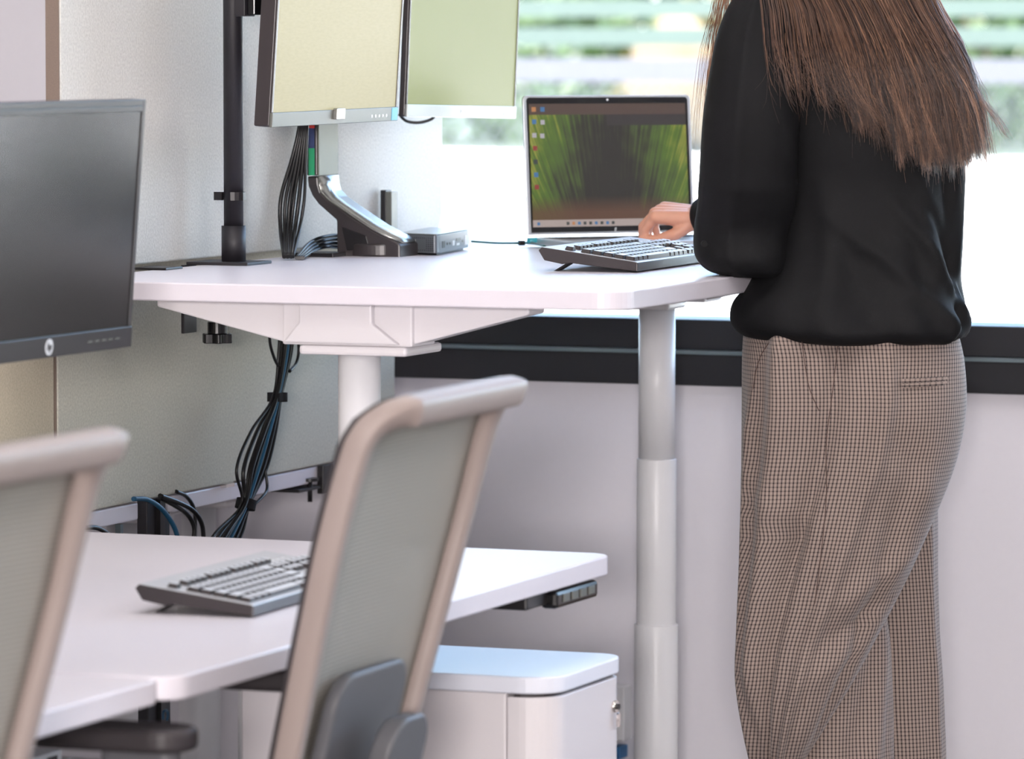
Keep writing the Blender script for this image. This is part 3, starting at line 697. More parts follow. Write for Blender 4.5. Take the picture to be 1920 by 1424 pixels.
sx0, sx1, sy0, sy1 = .0105, LW-.0115, .014, SH-.0155
ic = lambda n_, c_, s_=.55: mat(n_, (.02, .02, .02), .4, emit=c_, estr=s_, noise_s=50, noise_amt=.01)
uvquad('screen', sx0, sy0+.013, sx1, sy1, .0016, TL, bam, lap)
uvquad('taskbar', sx0, sy0, sx1, sy0+.013, .0016, TL, ic('taskbar_light', (.70, .64, .62), .62), lap)
i_blue, i_white, i_red, i_or, i_dark = ic('icon_blue', (.30, .50, .70)), ic('icon_white', (.75, .73, .76)), ic('icon_red', (.62, .25, .25)), ic('icon_orange', (.80, .55, .35)), ic('icon_dark', (.25, .27, .27))
def icon(fx, fy, m_, s_=.0085): 
    x = sx0+fx*(sx1-sx0); y = sy0+fy*(sy1-sy0); uvquad('icon', x-s_/2, y-s_/2, x+s_/2, y+s_/2, .0022, TL, m_, lap)
for fx, fy, m_ in ((.03, .955, i_or), (.085, .955, i_blue), (.03, .855, i_blue), (.083, .85, i_white), (.028, .745, i_white), (.078, .74, i_white), (.03, .64, i_red), (.03, .53, i_dark), (.03, .425, i_blue), (.032, .325, i_red)): icon(fx, fy, m_)
for k, m_ in enumerate((i_dark, i_or, i_blue, i_dark, i_dark, i_blue, i_dark, i_blue, i_dark)): icon(.22+k*.036, .027, m_, .0055)
icon(.035, .027, i_blue, .0055)
text('//', .008, 'logo', logo_m, lap, TL@Matrix.Translation((LW*.52, .0075, .001))@Matrix.Rotation(R(8), 4, 'Z'), bold=.0003)
MB().prism([(LW*.5+.0022*math.cos(a*.4), SH-.0085+.0022*math.sin(a*.4)) for a in range(16)], .0008, .0013, TL).build('webcam', logo_m, lap)

# cable from the mini computer to the laptop
c0 = on(882, 457, 2, HH+.008); c0 = at(884, 456, 8.87); c1_ = at(978, 456, 8.95); c2_ = at(1000, 456, 8.92); c3_ = at(1022, 462, 8.85)
for c in (c0, c1_, c2_, c3_): c.z = max(c.z, HH+.003)
gc = thing('green_cable', 'thin dark green cable from the mini computer to the laptop with teal plug', 'cable', c0)
MB().tube([p-c0 for p in smooth_path([c0+Vector((0,0,.003)), (c0+c1_)/2, c1_, c2_, c3_])], .0022).build('lead', cable_green, gc, smooth=True)
MB().cyl(c1_-c0-Vector((.004, .004, 0)), c1_-c0+Vector((.004, .004, 0)), .005).build('tie', black, gc)
tp = at(991, 452, 8.93); tq = at(1030, 449, 8.96)
MB().cyl(tp-c0, tq-c0, .0045, n=12).build('plug', teal, gc, smooth=True)

# ------------------------------------------------------------------ cables
def cable(label, pts, r, m, group=None, name='cable', n=8):
    pts = smooth_path(pts, 8); o_ = pts[0].copy()
    o = MB().tube([p-o_ for p in pts], r, n).build(name, m, smooth=True); o.location = o_
    return tag(o, label, 'cable', group)
# bundle behind the stand, above the desk
g1 = 'black cables rising beside the silver monitor stand'
up_lab = ['outermost black cable, bowing farthest left beside the silver stand', 'black cable second from the left in the bundle beside the silver stand', 'thin black cable in the middle of the bundle beside the silver stand', 'black cable crossing the bundle behind the silver stand', 'black cable right of middle in the bundle by the stickers', 'innermost black cable, running close along the sticker column']
for i, (x_, lb) in enumerate(zip((529, 534, 538, 541, 546, 552), up_lab)):
    cable(lb, [at(573+i*2, 150, 8.50), at(561+i*3.0, 240, 8.50), at(547+i*5.2, 300, 8.50), at(x_+i*4.2-2, 370, 8.49), at(x_+i*2.5-3, 430, 8.48), on(533+i*3.2, 482, 2, HH+.006)], .0031 if i % 2 else .0038, rubber, g1)
g2 = 'black cables arching behind the stand'
al = ['outermost black cable arching behind the stand foot', 'second black cable arching behind the stand foot', 'third black cable arching behind the stand foot', 'innermost black cable arching behind the stand foot']
for i, lb in enumerate(al):
    cable(lb, [on(556+i*4, 484, 2, HH+.004), at(578+i*4, 458+i*4, 8.62), at(604+i*3, 445+i*6, 8.66), at(640, 444+i*7, 8.7), on(668, 474, 2, HH+.004)], .003, rubber, g2)
pw = thing('cable_loop', 'dark cable hanging just below the monitor with the green reflection', 'cable', at(760, 222, 8.9))
o0 = Vector(pw.location)
MB().tube([p-o0 for p in smooth_path([at(748, 214, 8.9), at(762, 227, 8.9), at(785, 230, 8.9), at(808, 224, 8.9), at(818, 214, 8.9)])], .0028).build('lead', rubber, pw, smooth=True)
# hanging bundle
hb = thing('cable_bundle_strap', 'upper black strap round the hanging cable bundle', 'cable strap', on(520, 745, 0, -.02))
def ring_strap(o, c, ax, r, w):
    q_ = Vector(ax).to_track_quat('Z', 'Y'); m_ = MB(); n = 28; rows = []
    for (rr, zz) in ((r, -w/2), (r+.003, -w/2), (r+.003, w/2), (r, w/2), (r, -w/2)):
        rows.append([q_@Vector((rr*math.cos(2*math.pi*i/n), rr*.8*math.sin(2*math.pi*i/n), zz)) for i in range(n)])
    m_.rings(rows, cap=False); return m_
ring_strap(hb, None, (.0, .02, 1), .0155, .016).box((.010, -.026, -.006), (.016, -.010, .009)).build('strap', velcro, hb)
hb2 = thing('cable_bundle_strap', 'lower black strap round the hanging cable bundle, above the low desk', 'cable strap', on(461, 946, 0, -.02))
ring_strap(hb2, None, (.1, .35, 1), .0165, .017).build('strap', velcro, hb2)
tag(hb, group='black straps round the hanging cables'); tag(hb2, group='black straps round the hanging cables')
P0_ = [(538, 600), (535, 660), (520, 745), (500, 810), (478, 880), (461, 946), (430, 1000), (396, 1060)]
offs = [(-13, 3), (-8, -6), (-4, 5), (0, -3), (4, 6), (8, 0), (12, -4), (-2, 9), (6, -8)]
g3 = 'black cables hanging in the strapped bundle'
hl = ['far-left black cable of the hanging strapped bundle', 'second black cable from the left in the strapped bundle', 'third black cable from the left in the strapped bundle', 'black cable left of centre in the strapped bundle', 'central black cable of the strapped bundle', 'blue cable inside the hanging strapped bundle', 'black cable right of centre in the strapped bundle', 'rear black cable of the strapped bundle', 'far-right black cable of the hanging strapped bundle']
order = sorted(range(9), key=lambda i: offs[i][0])
wide = [1.0, 1.0, .62, 1.5, 1.9, .62, 2.1, 2.4]
for rank, i in enumerate(order):
    ox, od = offs[i]; pts = []
    for k, (a, b) in enumerate(P0_):
        bow = -10 if (k in (3, 4) and ox < 0) else 0
        p = on(a+ox*wide[k]*.95+bow*(ox/-12 if ox < 0 else 0), b, 0, -.02+od*.0011); pts.append(p)
    cable(hl[rank], pts, .0030+.0009*(i % 2), cable_blue if rank == 5 else rubber, g3)
cable('thin black cable looping out left at the top of the bundle', [on(506, 600, 0, -.02), on(506, 640, 0, -.02), on(513, 668, 0, -.02), on(523, 690, 0, -.015)], .0028, rubber)
cable('black cable looping out right of the bundle under the desk', [on(552, 610, 0, -.02), on(560, 650, 0, -.02), on(556, 680, 0, -.02), on(543, 697, 0, -.015)], .0028, rubber)
cable('short black cable bulging right above the lower strap', [on(497, 880, 0, -.02), on(501, 915, 0, -.015), on(492, 932, 0, -.01), on(470, 952, 0, -.01)], .0028, rubber)
# cables by the post
post = thing('steel_post', 'dark steel post under the opposite desk edge beside the blue cable', 'post', (-.14, .68, 0))
MB().box((-.02, -.045, 0), (.0, .045, .711)).build('column', black_paint, post, bevel=.002)
MB().box((-.0, -.01, .05), (.008, .01, .71)).build('channel', black, post)
MB().box((-.03, -.23, .60), (.01, -.04, .608)).build('side_bracket', black, post, bevel=.001)
MB().box((-.005, -.16, .60), (.005, -.15, .68)).build('bracket_rod', frame_line, post)
cable('blue cable curving down beside the dark steel post', [on(250, 936, 0, -.10), on(275, 937, 0, -.10), on(300, 952, 0, -.095), on(322, 980, 0, -.09), on(334, 1012, 0, -.085), on(345, 1080, 0, -.08)], .0042, cable_blue)
cable('outer thick black cable curving right of the dark steel post', [on(300, 930, 0, -.10), on(335, 943, 0, -.10), on(362, 958, 0, -.095), on(378, 982, 0, -.09), on(382, 1015, 0, -.09), on(384, 1080, 0, -.09)], .0042, rubber)
cable('inner thick black cable curving right of the dark steel post', [on(300, 934, 0, -.11), on(330, 950, 0, -.105), on(352, 966, 0, -.105), on(364, 990, 0, -.10), on(362, 1020, 0, -.10), on(360, 1080, 0, -.10)], .0040, rubber)
cable('black cable leaving the post top beside the opposite desk', [on(330, 922, 0, -.12), on(350, 932, 0, -.12), on(364, 955, 0, -.115), on(366, 985, 0, -.115), on(364, 1060, 0, -.11)], .0035, rubber)
cable('short black cable end under the opposite desk, far left', [on(160, 990, 0, -.10), on(180, 990, 0, -.10), on(200, 1000, 0, -.10), on(215, 1015, 0, -.10)], .004, rubber)
cable('short blue cable loop under the nearest desk edge', [on(306, 1350, 0, .4), on(306, 1336, 0, .4), on(312, 1333, 0, .4), on(315, 1340, 0, .4), on(313, 1352, 0, .4)], .002, cable_blue)

# ------------------------------------------------------------------ drawer pedestal
pp = on(1042, 1286, 2, .57)
ped = thing('drawer_pedestal', 'white rounded drawer pedestal with a lock under the lower desk', 'pedestal', (.99, -.375, 0))
PL, PD = .305, .50      # width along y, depth along -x
top_pts = rrect(-PD, 0, 0, PL, (.01, .055, .04, .01), 8)
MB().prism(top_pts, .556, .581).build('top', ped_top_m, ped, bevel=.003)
MB().prism(rrect(-PD+.005, .003, -.075, PL-.003, .003, 2), .02, .5555).build('body', ped_metal, ped, bevel=.001)
def front(z0, z1):
    return MB().prism(rrect(-.0735, .003, -.003, PL-.003, (.002, .052, .037, .002), 8), z0, z1).build('drawer', ped_metal, ped, bevel=.002)
d1 = front(.385, .551); front(.225, .381); front(.03, .221)
MB().prism(rrect(-.065, .008, -.010, PL-.008, (.002, .045, .03, .002), 4), .03, .555).build('carcass_shadow_gap', brownblack, ped)
lk = thing('x', None, None); bpy.data.objects.remove(lk)
LKY = PL-.046
MB().cyl((-.006, LKY, .508), (.002, LKY, .508), .009, n=24).build('lock', chrome, d1, smooth=True)
MB().cyl((.002, LKY, .508), (.006, LKY, .508), .0045, n=16).build('lock_core', black, d1)
kk = MB(); kk.cyl((.0035, LKY, .492), (.0055, LKY, .492), .007, n=16); kk.box((.002, LKY-.004, .478), (.006, LKY+.004, .49)); kk.build('key_tag', chrome, d1)
for cx_, cy_ in ((-.06, .05), (-.06, PL-.05), (-PD+.06, .05), (-PD+.06, PL-.05)): MB().cyl((cx_, cy_-.01, .02), (cx_, cy_+.01, .02), .02).build('caster', black, ped)

# small labelled box near the lower left corner
lb_ = thing('labelled_box', 'small white box with a barcode label under the nearest desk', 'box', on(82, 1424, 0, .45)-Vector((0, .02, .02)))
MB().box((-.05, -.02, -.02), (0, .075, .026)).build('box', label_white, lb_, bevel=.001)
for k in range(9): MB().box((.0, .03+k*.0035, .0), (.0008, .0315+k*.0035+(k % 3)*.0006, .02)).build('barcode_bar', black, lb_)
sh = thing('shelf_bracket', 'low shelf under the nearest desk carrying the labelled box', 'shelf', (.41, lb_.location.y-.2, lb_.location.z-.04))
MB().box((-.25, 0, -.004), (.06, .5, .0198)).build('board', white_metal, sh)
MB().box((-.25, .02, -lb_.location.z+.04), (-.22, .06, -.004)).build('leg', white_metal, sh); MB().box((-.25, .44, -lb_.location.z+.04), (-.22, .48, -.004)).build('leg', white_metal, sh)
# grey cabinet side seen under the desks
gcx = on(316, 1350, 0, -.6)
cab = thing('grey_cabinet', 'plain grey cabinet side seen beneath the lower desk', 'cabinet', (-1.10, .55, 0))
gy = on(316, 1350, 0, -.60).y

# ------------------------------------------------------------------ office chairs
meshm = bpy.data.materials.new('chair_mesh_knit'); meshm.use_nodes = True; t = meshm.node_tree; b = t.nodes['Principled BSDF']
b.inputs['Base Color'].default_value = (*s2l((.60, .58, .55)), 1); b.inputs['Roughness'].default_value = .7
tc = t.nodes.new('ShaderNodeTexCoord'); wv = t.nodes.new('ShaderNodeTexWave'); wv.bands_direction = 'Z'; wv.inputs['Scale'].default_value = 55; wv.inputs['Distortion'].default_value = .6
t.links.new(tc.outputs['Object'], wv.inputs[0]); rr_ = t.nodes.new('ShaderNodeMapRange'); rr_.inputs[3].default_value = .78; rr_.inputs[4].default_value = 1.0
t.links.new(wv.outputs[1], rr_.inputs[0]); t.links.new(rr_.outputs[0], b.inputs['Alpha'])
bp = t.nodes.new('ShaderNodeBump'); bp.inputs['Strength'].default_value = .5; bp.inputs['Distance'].default_value = .001; t.links.new(wv.outputs[1], bp.inputs['Height']); t.links.new(bp.outputs[0], b.inputs['Normal'])
KN = [(.30, .085), (.38, .100), (.45, .118), (.55, .140), (.65, .164), (.75, .189), (.85, .214), (.95, .240), (1.01, .258), (1.04, .275), (1.06, .300), (1.07, .325)]
def prof(z):
    for (a, x), (b, y) in zip(KN, KN[1:]):
        if z <= b: return x+(y-x)*max(0, (z-a))/(b-a)
    return KN[-1][1]
def office_chair(label, loc, rz):
    """faces -X; back at +X; origin on the floor under the seat"""
    o = thing('office_chair', label, 'chair', loc, rz, 'mesh back office chairs')
    hw = .235; ztop, zbot = 1.066, .40
    # closed rounded outline of the back frame in (y, z), wider at the shoulders
    out = []
    def hwz(z): return hw*(.80+.20*min(1, max(0, (z-.38)/.5)))
    for yy in np.linspace(-1, 1, 21):       # top rail, gently bowed
        out.append((yy*(hw-.05), ztop))
    for i in range(1, 9): a = R(90-i*11.25); out.append((hw-.05+.05*math.cos(a), ztop-.06+.06*math.sin(a)))
    for z in np.linspace(.93, .50, 12): out.append((hwz(z), z))
    for i in range(1, 9): a = R(-i*11.25); out.append((hwz(.5)-.07+.07*math.cos(a), .48+.07*math.sin(a)))
    nb = len(out)
    for yy in np.linspace(1, -1, 9)[1:-1]: out.append((yy*(hwz(.5)-.07), .41))
    left_ = [(-y, z) for y, z in reversed(out[21:nb])]; out += left_
    pts = [Vector((prof(z), y, z)) for y, z in out]
    n = len(pts); m_ = MB(); rows = []
    cen = Vector((0, 0, .74))
    for i, p in enumerate(pts):
        tg = (pts[(i+1) % n]-pts[i-1]).normalized()
        sx = Vector((1, 0, -.24)).normalized(); inn = tg.cross(sx).normalized()
        if inn.dot(Vector((0, -p.y, .74-p.z))) < 0: inn = -inn
        d_, w_ = .017, .026
        if p.z > 1.0: w_ = .034
        sec = [(-d_, 0), (-d_*.7, -.004), (d_*.7, -.004), (d_, 0), (d_, w_*.8), (d_*.6, w_), (-d_*.3, w_), (-d_, w_*.8)]
        rows.append([p+sx*a+inn*b_2 for a, b_2 in sec])
    rows.append(rows[0]); m_.rings(rows, cap=False); fr_o = m_.build('back_frame', frame_beige, o, smooth=True)
    fr_o.modifiers.new('s', 'SUBSURF').levels = 1; fr_o.modifiers['s'].render_levels = 1
    dk_ = MB(); rows = []
    for i, p in enumerate(pts):
        tg = (pts[(i+1) % n]-pts[i-1]).normalized(); sx = Vector((1, 0, -.24)).normalized(); inn = tg.cross(sx).normalized()
        if inn.dot(Vector((0, -p.y, .74-p.z))) < 0: inn = -inn
        c_ = p-sx*.0185+inn*.009; rows.append([c_+sx*.003*a+inn*.008*b_2 for a, b_2 in ((-1, -1), (1, -1), (1, 1), (-1, 1))])
    rows.append(rows[0]); dk_.rings(rows, cap=False); dk_.build('frame_seam', MATS['chair_arm_dark'], o, smooth=True)
    # knitted mesh panel
    g_ = MB(); vs = []; NZ, NYc = 40, 14
    for j in range(NZ+1):
        z = .425+(1.045-.425)*j/NZ
        for i in range(NYc+1):
            yy = -1+2*i/NYc; w2 = hwz(z)-.018
            if z > .98: w2 -= .05*((z-.98)/.065)**2
            if z < .48: w2 -= .05*((.48-z)/.055)**2
            y_ = yy*w2; vs.append(Vector((prof(z)-.004-.012*(1-yy*yy), y_, z)))
    fs = [(j*(NYc+1)+i, j*(NYc+1)+i+1, (j+1)*(NYc+1)+i+1, (j+1)*(NYc+1)+i) for j in range(NZ) for i in range(NYc)]
    g_.add(vs, fs); mo = g_.build('back_mesh', meshm, o, smooth=True); md = mo.modifiers.new('t', 'SOLIDIFY'); md.thickness = .002
    # lumbar yoke: broad paddle with a smaller paddle over it, behind the mesh
    def paddle(name, x0, w, zt, zb, th, m_2, yc=0):
        T = Matrix(((0, 0, 1, 0), (1, 0, 0, 0), (0, 1, 0, 0), (0, 0, 0, 1)))
        ps = rrect(-w/2+yc, 0, w/2+yc, zt-zb, (.02, .02, .045, .045), 8)
        sh_ = Matrix.Translation((x0, 0, zb))@Matrix(((1, 0, .25, 0), (0, 1, 0, 0), (0, 0, 1, 0), (0, 0, 0, 1)))
        return MB().prism(ps, 0, th, sh_@T).build(name, m_2, o, bevel=.006, seg=3)
    paddle('lumbar_support', .105, .24, .715, .42, .020, grey_plastic)
    paddle('spine_cover', .130, .13, .655, .30, .030, grey_plastic)
    MB().tube([(-.02, 0, .38), (.08, 0, .36), (.16, 0, .38), (.175, 0, .45)], .03, 16).build('back_spine', grey_plastic, o, smooth=True)
    # seat
    sp_ = rrect(-.27, -.245, .20, .245, .09, 8)
    MB().prism(sp_, .42, .475).build('seat', seat_fab, o, bevel=.02, seg=4)
    MB().prism(rrect(-.20, -.16, .14, .16, .06, 6), .365, .42).build('seat_pan', arm_dark, o, bevel=.01)
    for s_ in (-1, 1):
        a_ = MB().tube([(0, s_*.16, .40), (0, s_*.25, .40), (.0, s_*.285, .44), (.0, s_*.285, .56)], .022, 14, rs=None).build('arm_post', grey_plastic, o, smooth=True)
        up_ = rrect(-.05, s_*.285-.02, .05, s_*.285+.02, .018, 6)
        MB().prism(up_, .45, .64).build('arm_sleeve', grey_plastic, o, bevel=.004)
        MB().prism(rrect(-.15, s_*.285-.045, .07, s_*.285+.045, .04, 6), .64, .668).build('arm_pad', arm_dark, o, bevel=.008, seg=3)
    MB().cyl((0, 0, .09), (0, 0, .37), .026).build('gas_lift', arm_dark, o, smooth=True)
    for k in range(5):
        a = 2*math.pi*k/5+.3; c_, s_ = math.cos(a), math.sin(a)
        MB().tube([(0.02*c_, .02*s_, .10), (.15*c_, .15*s_, .095), (.29*c_, .29*s_, .072)], .02, 10, rs=[.028, .022, .016]).build('base_leg', grey_plastic, o, smooth=True)
        MB().cyl((.29*c_-.02*s_, .29*s_+.02*c_, .03), (.29*c_+.02*s_, .29*s_-.02*c_, .03), .0295).build('caster', black, o, smooth=True)
    return o
OFFC = 1
office_chair('light grey mesh back office chair in the middle, at the lower desk', (.908, -1.30, 0), R(1.5))
lch = office_chair('most blurred light grey mesh back chair, cut off at the left edge', (.90, -2.45, 0), R(0))
lch.scale = (1, 1, 1.018)     # gas lift set a little higher

# ------------------------------------------------------------------ person
per = thing('person', 'standing person in black blouse and checked trousers with long brown hair, at the laptop', 'person', (1.13, .63, 0))
PO = Vector((1.13, .63, 0))
RV = Vector((math.cos(YAW), math.sin(YAW), 0)); FV = Vector((-math.sin(YAW), math.cos(YAW), 0))
def cat(arr, n):
    """Catmull-Rom resample of rows of numbers"""
    a = np.array(arr, float); a = np.vstack([2*a[0]-a[1], a, 2*a[-1]-a[-2]]); out = []
    segs = len(a)-3
    for s_ in np.linspace(0, segs-1e-6, n):
        i = int(s_); t_ = s_-i; p0, p1, p2, p3 = a[i:i+4]
        out.append(.5*((2*p1)+(p2-p0)*t_+(2*p0-5*p1+4*p2-p3)*t_*t_+(3*p1-p0-3*p2+p3)*t_**3))
    return out
def garment(mb, rows, n_around=120, n_rows=150, amp=.004, fs=(3, 3, 1.6), seed=0, power=2.3, uvs=None, R0=.17, cap=(True, True), extra=None):
    """rows: (left px, right px, py, depth Z, depth radius) as seen in the photo, turned into horizontal real-size sections"""
    base = len(mb.v); rr = cat(rows, n_rows); rings = []
    for j, (l, r_, py, Z, dr) in enumerate(rr):
        a = at(l, py, Z); b = at(r_, py, Z); c = (a+b)/2; hw = (b-a).length/2; ring = []
        for k in range(n_around):
            th = 2*math.pi*k/n_around; cs, sn = math.cos(th), math.sin(th)
            e = 2/power; X = math.copysign(abs(cs)**e, cs)*hw; Y = math.copysign(abs(sn)**e, sn)*dr
            dirv = (RV*cs+FV*sn)
            p = c+RV*X+FV*Y
            q_ = Vector((p.x*fs[0]+seed, p.y*fs[1], p.z*fs[2]))
            d = amp*(noise.noise(q_*2.3)+.5*noise.noise(q_*5.1+Vector((3, 1, seed)))) 
            if extra: d += extra(th, py, p)
            damp = abs(sn)**.5 if abs(cs) > .9 else 1
            ring.append(p+dirv*d*(.35+.65*damp)-PO)
        rings.append(ring)
    m = len(rings); n = n_around; vs = [v for q_ in rings for v in q_]; fs_ = []; uvl = []
    for i in range(m-1):
        for k in range(n):
            k2 = (k+1) % n; fs_.append((i*n+k, i*n+k2, (i+1)*n+k2, (i+1)*n+k))
            if uvs is not None:
                zz = [rings[i][k].z, rings[i+1][k].z]
                if k == 0:
                    def arc(rg_):
                        a_c = np.zeros(n+1)
                        for q2 in range(n): a_c[q2+1] = a_c[q2]+(rg_[(q2+1) % n]-rg_[q2]).length
                        return a_c-a_c[int(n*.75)]
                    A0, A1 = arc(rings[i]), arc(rings[i+1])
                uvs_f = [(A0[k], (rings[i][k]).z), (A0[k+1], (rings[i][k2]).z), (A1[k+1], rings[i+1][k2].z), (A1[k], rings[i+1][k].z)]
                uvl += uvs_f
    if cap[0]: fs_.append(tuple(range(n-1, -1, -1))); uvl += [(0, 0)]*n
    if cap[1]: fs_.append(tuple(range((m-1)*n, m*n))); uvl += [(0, 0)]*n
    mb.add(vs, fs_)
    if uvs is not None: mb.uvl = getattr(mb, 'uvl', [])+uvl
# trousers
chk = bpy.data.materials.new('brown_check_wool'); chk.use_nodes = True; t = chk.node_tree; b = t.nodes['Principled BSDF']; b.inputs['Roughness'].default_value = .85; b.inputs['Sheen Weight'].default_value = .15
uv = t.nodes.new('ShaderNodeUVMap'); sep = t.nodes.new('ShaderNodeSeparateXYZ'); t.links.new(uv.outputs[0], sep.inputs[0])
PER = .0064
def frac(o_, k=1.0, ph=0): return mth('FRACT', mth('ADD', mth('MULTIPLY', o_, k/PER), ph))
def N(tp, **k):
    n = t.nodes.new(tp)
    for a, v in k.items(): setattr(n, a, v)
    return n
su = mth('LESS_THAN', frac(sep.outputs[0]), .40); sv = mth('LESS_THAN', frac(sep.outputs[1]), .34)
sv2 = mth('LESS_THAN', frac(sep.outputs[1], .2), .2)
dark = mth('ADD', mth('MULTIPLY', su, .68), mth('MULTIPLY', sv, .40)); dark = mth('ADD', dark, mth('MULTIPLY', mth('MULTIPLY', su, sv), .06)); 
cr = t.nodes.new('ShaderNodeValToRGB'); cr.color_ramp.elements[0].color = (*s2l((.565, .50, .465)), 1); cr.color_ramp.elements[1].color = (*s2l((.13, .09, .10)), 1)
t.links.new(dark, cr.inputs[0]); t.links.new(cr.outputs[0], b.inputs['Base Color'])
tm_ = MB(); tm_.uvl = []
ZB = 7.93
def fold_thigh(th, py, p):
    # long vertical folds: front pleat at the left, side seam ridge in the middle
    d = 0; a = math.degrees(th) % 360
    for (c0, c1, w, am, y0, y1) in ((232, 222, 9, .012, 640, 1250), (262, 246, 6, -.007, 660, 1000), (282, 262, 5, .006, 700, 1424), (300, 318, 10, -.006, 900, 1300), (205, 205, 9, .010, 800, 1424), (246, 232, 6, -.006, 1000, 1424)):
        if y0-120 < py < y1+120:
            t_ = (py-y0)/(y1-y0); cc = c0+(c1-c0)*t_; e = max(0, min(1, (py-y0+120)/120, (y1+120-py)/120)); d += am*e*math.exp(-((a-cc)/w)**2)
    # slanting soft drags across the seat and knee
    for (yc, sl, w, am, a0, a1) in ((960, .8, 30, -.004, 240, 340), (1100, -1.6, 16, .007, 260, 345), (1170, -1.4, 14, -.008, 262, 345), (1240, -1.2, 16, .006, 255, 340), (880, 1.2, 20, .005, 265, 340), (1010, 1.2, 16, .006, 210, 262)):
        if a0 < a < a1:
            e = math.sin(math.pi*(a-a0)/(a1-a0)); d += .55*am*e*math.exp(-((py-yc-sl*(a-290))/(w*1.7))**2)
    return d*2.2
thigh = [(1394, 1796, 618, ZB, .120), (1391, 1808, 680, ZB, .135), (1391, 1811, 760, ZB, .150), (1390, 1796, 850, ZB, .150), (1389, 1762, 945, ZB-.02, .135), (1388, 1706, 1070, ZB-.04, .115), (1387, 1650, 1180, ZB-.05, .105), (1389, 1602, 1270, ZB-.06, .10), (1404, 1548, 1360, ZB-.06, .09), (1422, 1508, 1430, ZB-.05, .07), (1440, 1500, 1500, ZB-.04, .05)]
garment(tm_, thigh, amp=.003, seed=1, uvs=1, R0=.185, power=2.25, extra=fold_thigh, n_around=200, n_rows=220)
calf = [(1480, 1640, 1060, ZB+.04, .06), (1450, 1668, 1180, ZB+.03, .08), (1430, 1674, 1300, ZB+.02, .09), (1426, 1676, 1430, ZB+.01, .095), (1440, 1674, 1600, ZB+.01, .095), (1455, 1672, 1715, ZB+.01, .09)]
garment(tm_, calf, amp=.006, seed=5, uvs=1, R0=.115, n_rows=110, extra=lambda th, py, p: .006*math.sin(math.degrees(th)/7+py/70.)*math.exp(-((math.degrees(th)-290)/60)**2))
farl = [(1500, 1760, 880, ZB+.10, .10), (1540, 1758, 985, ZB+.13, .10), (1560, 1757, 1080, ZB+.15, .10), (1570, 1762, 1200, ZB+.16, .10), (1570, 1770, 1320, ZB+.16, .10), (1575, 1774, 1430, ZB+.16, .10), (1580, 1775, 1600, ZB+.16, .10), (1590, 1770, 1710, ZB+.16, .095)]
garment(tm_, farl, amp=.007, seed=9, uvs=1, R0=.115, n_rows=120, extra=lambda th, py, p: .007*math.exp(-((math.degrees(th)-318)/9)**2))
me = bpy.data.meshes.new('trousers'); me.from_pydata(tm_.v, [], tm_.f)
ul = me.uv_layers.new(name='UVMap'); flat = np.array(tm_.uvl, dtype=np.float32).ravel(); ul.data.foreach_set('uv', flat)
trs = link('trousers', me, chk, per)
# welt pocket, seam and belt loop
def strip(name, pts, w, th, m, parent, up=Vector((0, 0, 1))):
    mb = MB(); rows = []
    for i, p in enumerate(pts):
        p = Vector(p); tg = (Vector(pts[min(i+1, len(pts)-1)])-Vector(pts[max(i-1, 0)])).normalized(); nn = -FV; sd = tg.cross(nn).normalized()
        rows.append([p-sd*w/2-PO, p-sd*w/2+nn*th-PO, p+sd*w/2+nn*th-PO, p+sd*w/2-PO])
    mb.rings(rows); return mb, mb.build(name, m, parent)
def trouser_surface(px, py):
    """point on the near side of the hip surface"""
    for i in range(len(thigh)-1):
        if thigh[i][2] <= py <= thigh[i+1][2]: 
            f_ = (py-thigh[i][2])/(thigh[i+1][2]-thigh[i][2]); l, r_, _, Z, dr = [thigh[i][k]+(thigh[i+1][k]-thigh[i][k])*f_ for k in range(5)]; break
    c = (l+r_)/2; h = (r_-l)/2; u = min(.98, abs((px-c)/h)); return at(px, py, Z-dr*(1-u**2.25)**(1/2.25))
for dy in (0, 9):
    mb, o_ = strip('pocket_welt', [trouser_surface(a, 712+dy+(1735-a)*.06)-FV*.003 for a in range(1690, 1786, 8)], .0065, .003, chk, trs)
    ulm = o_.data.uv_layers.new(name='UVMap')
    for l_ in o_.data.loops: v = o_.data.vertices[l_.vertex_index].co; ulm.data[l_.index].uv = (v.z*1.0, v.x)
SEAM = mat('seam_thread', (.30, .245, .23), .9, noise_s=400, noise_amt=.1, spec=.1)
for nm, pts_ in (('side_seam', [(1571, 642), (1560, 740), (1549, 830), (1549, 930), (1540, 1030), (1525, 1150), (1513, 1260), (1507, 1350), (1505, 1400)]), ('dart_seam', [(1503, 640), (1510, 690), (1518, 730), (1535, 770)]), ('pleat_seam', [(1446, 636), (1425, 670), (1413, 720), (1408, 800)])):
    strip(nm, [trouser_surface(a, b)-FV*.0045 for a, b in [(v.x, v.y) for v in smooth_path([(a, b, 0) for a, b in pts_], 6)]], .0014, .0006, SEAM, trs)
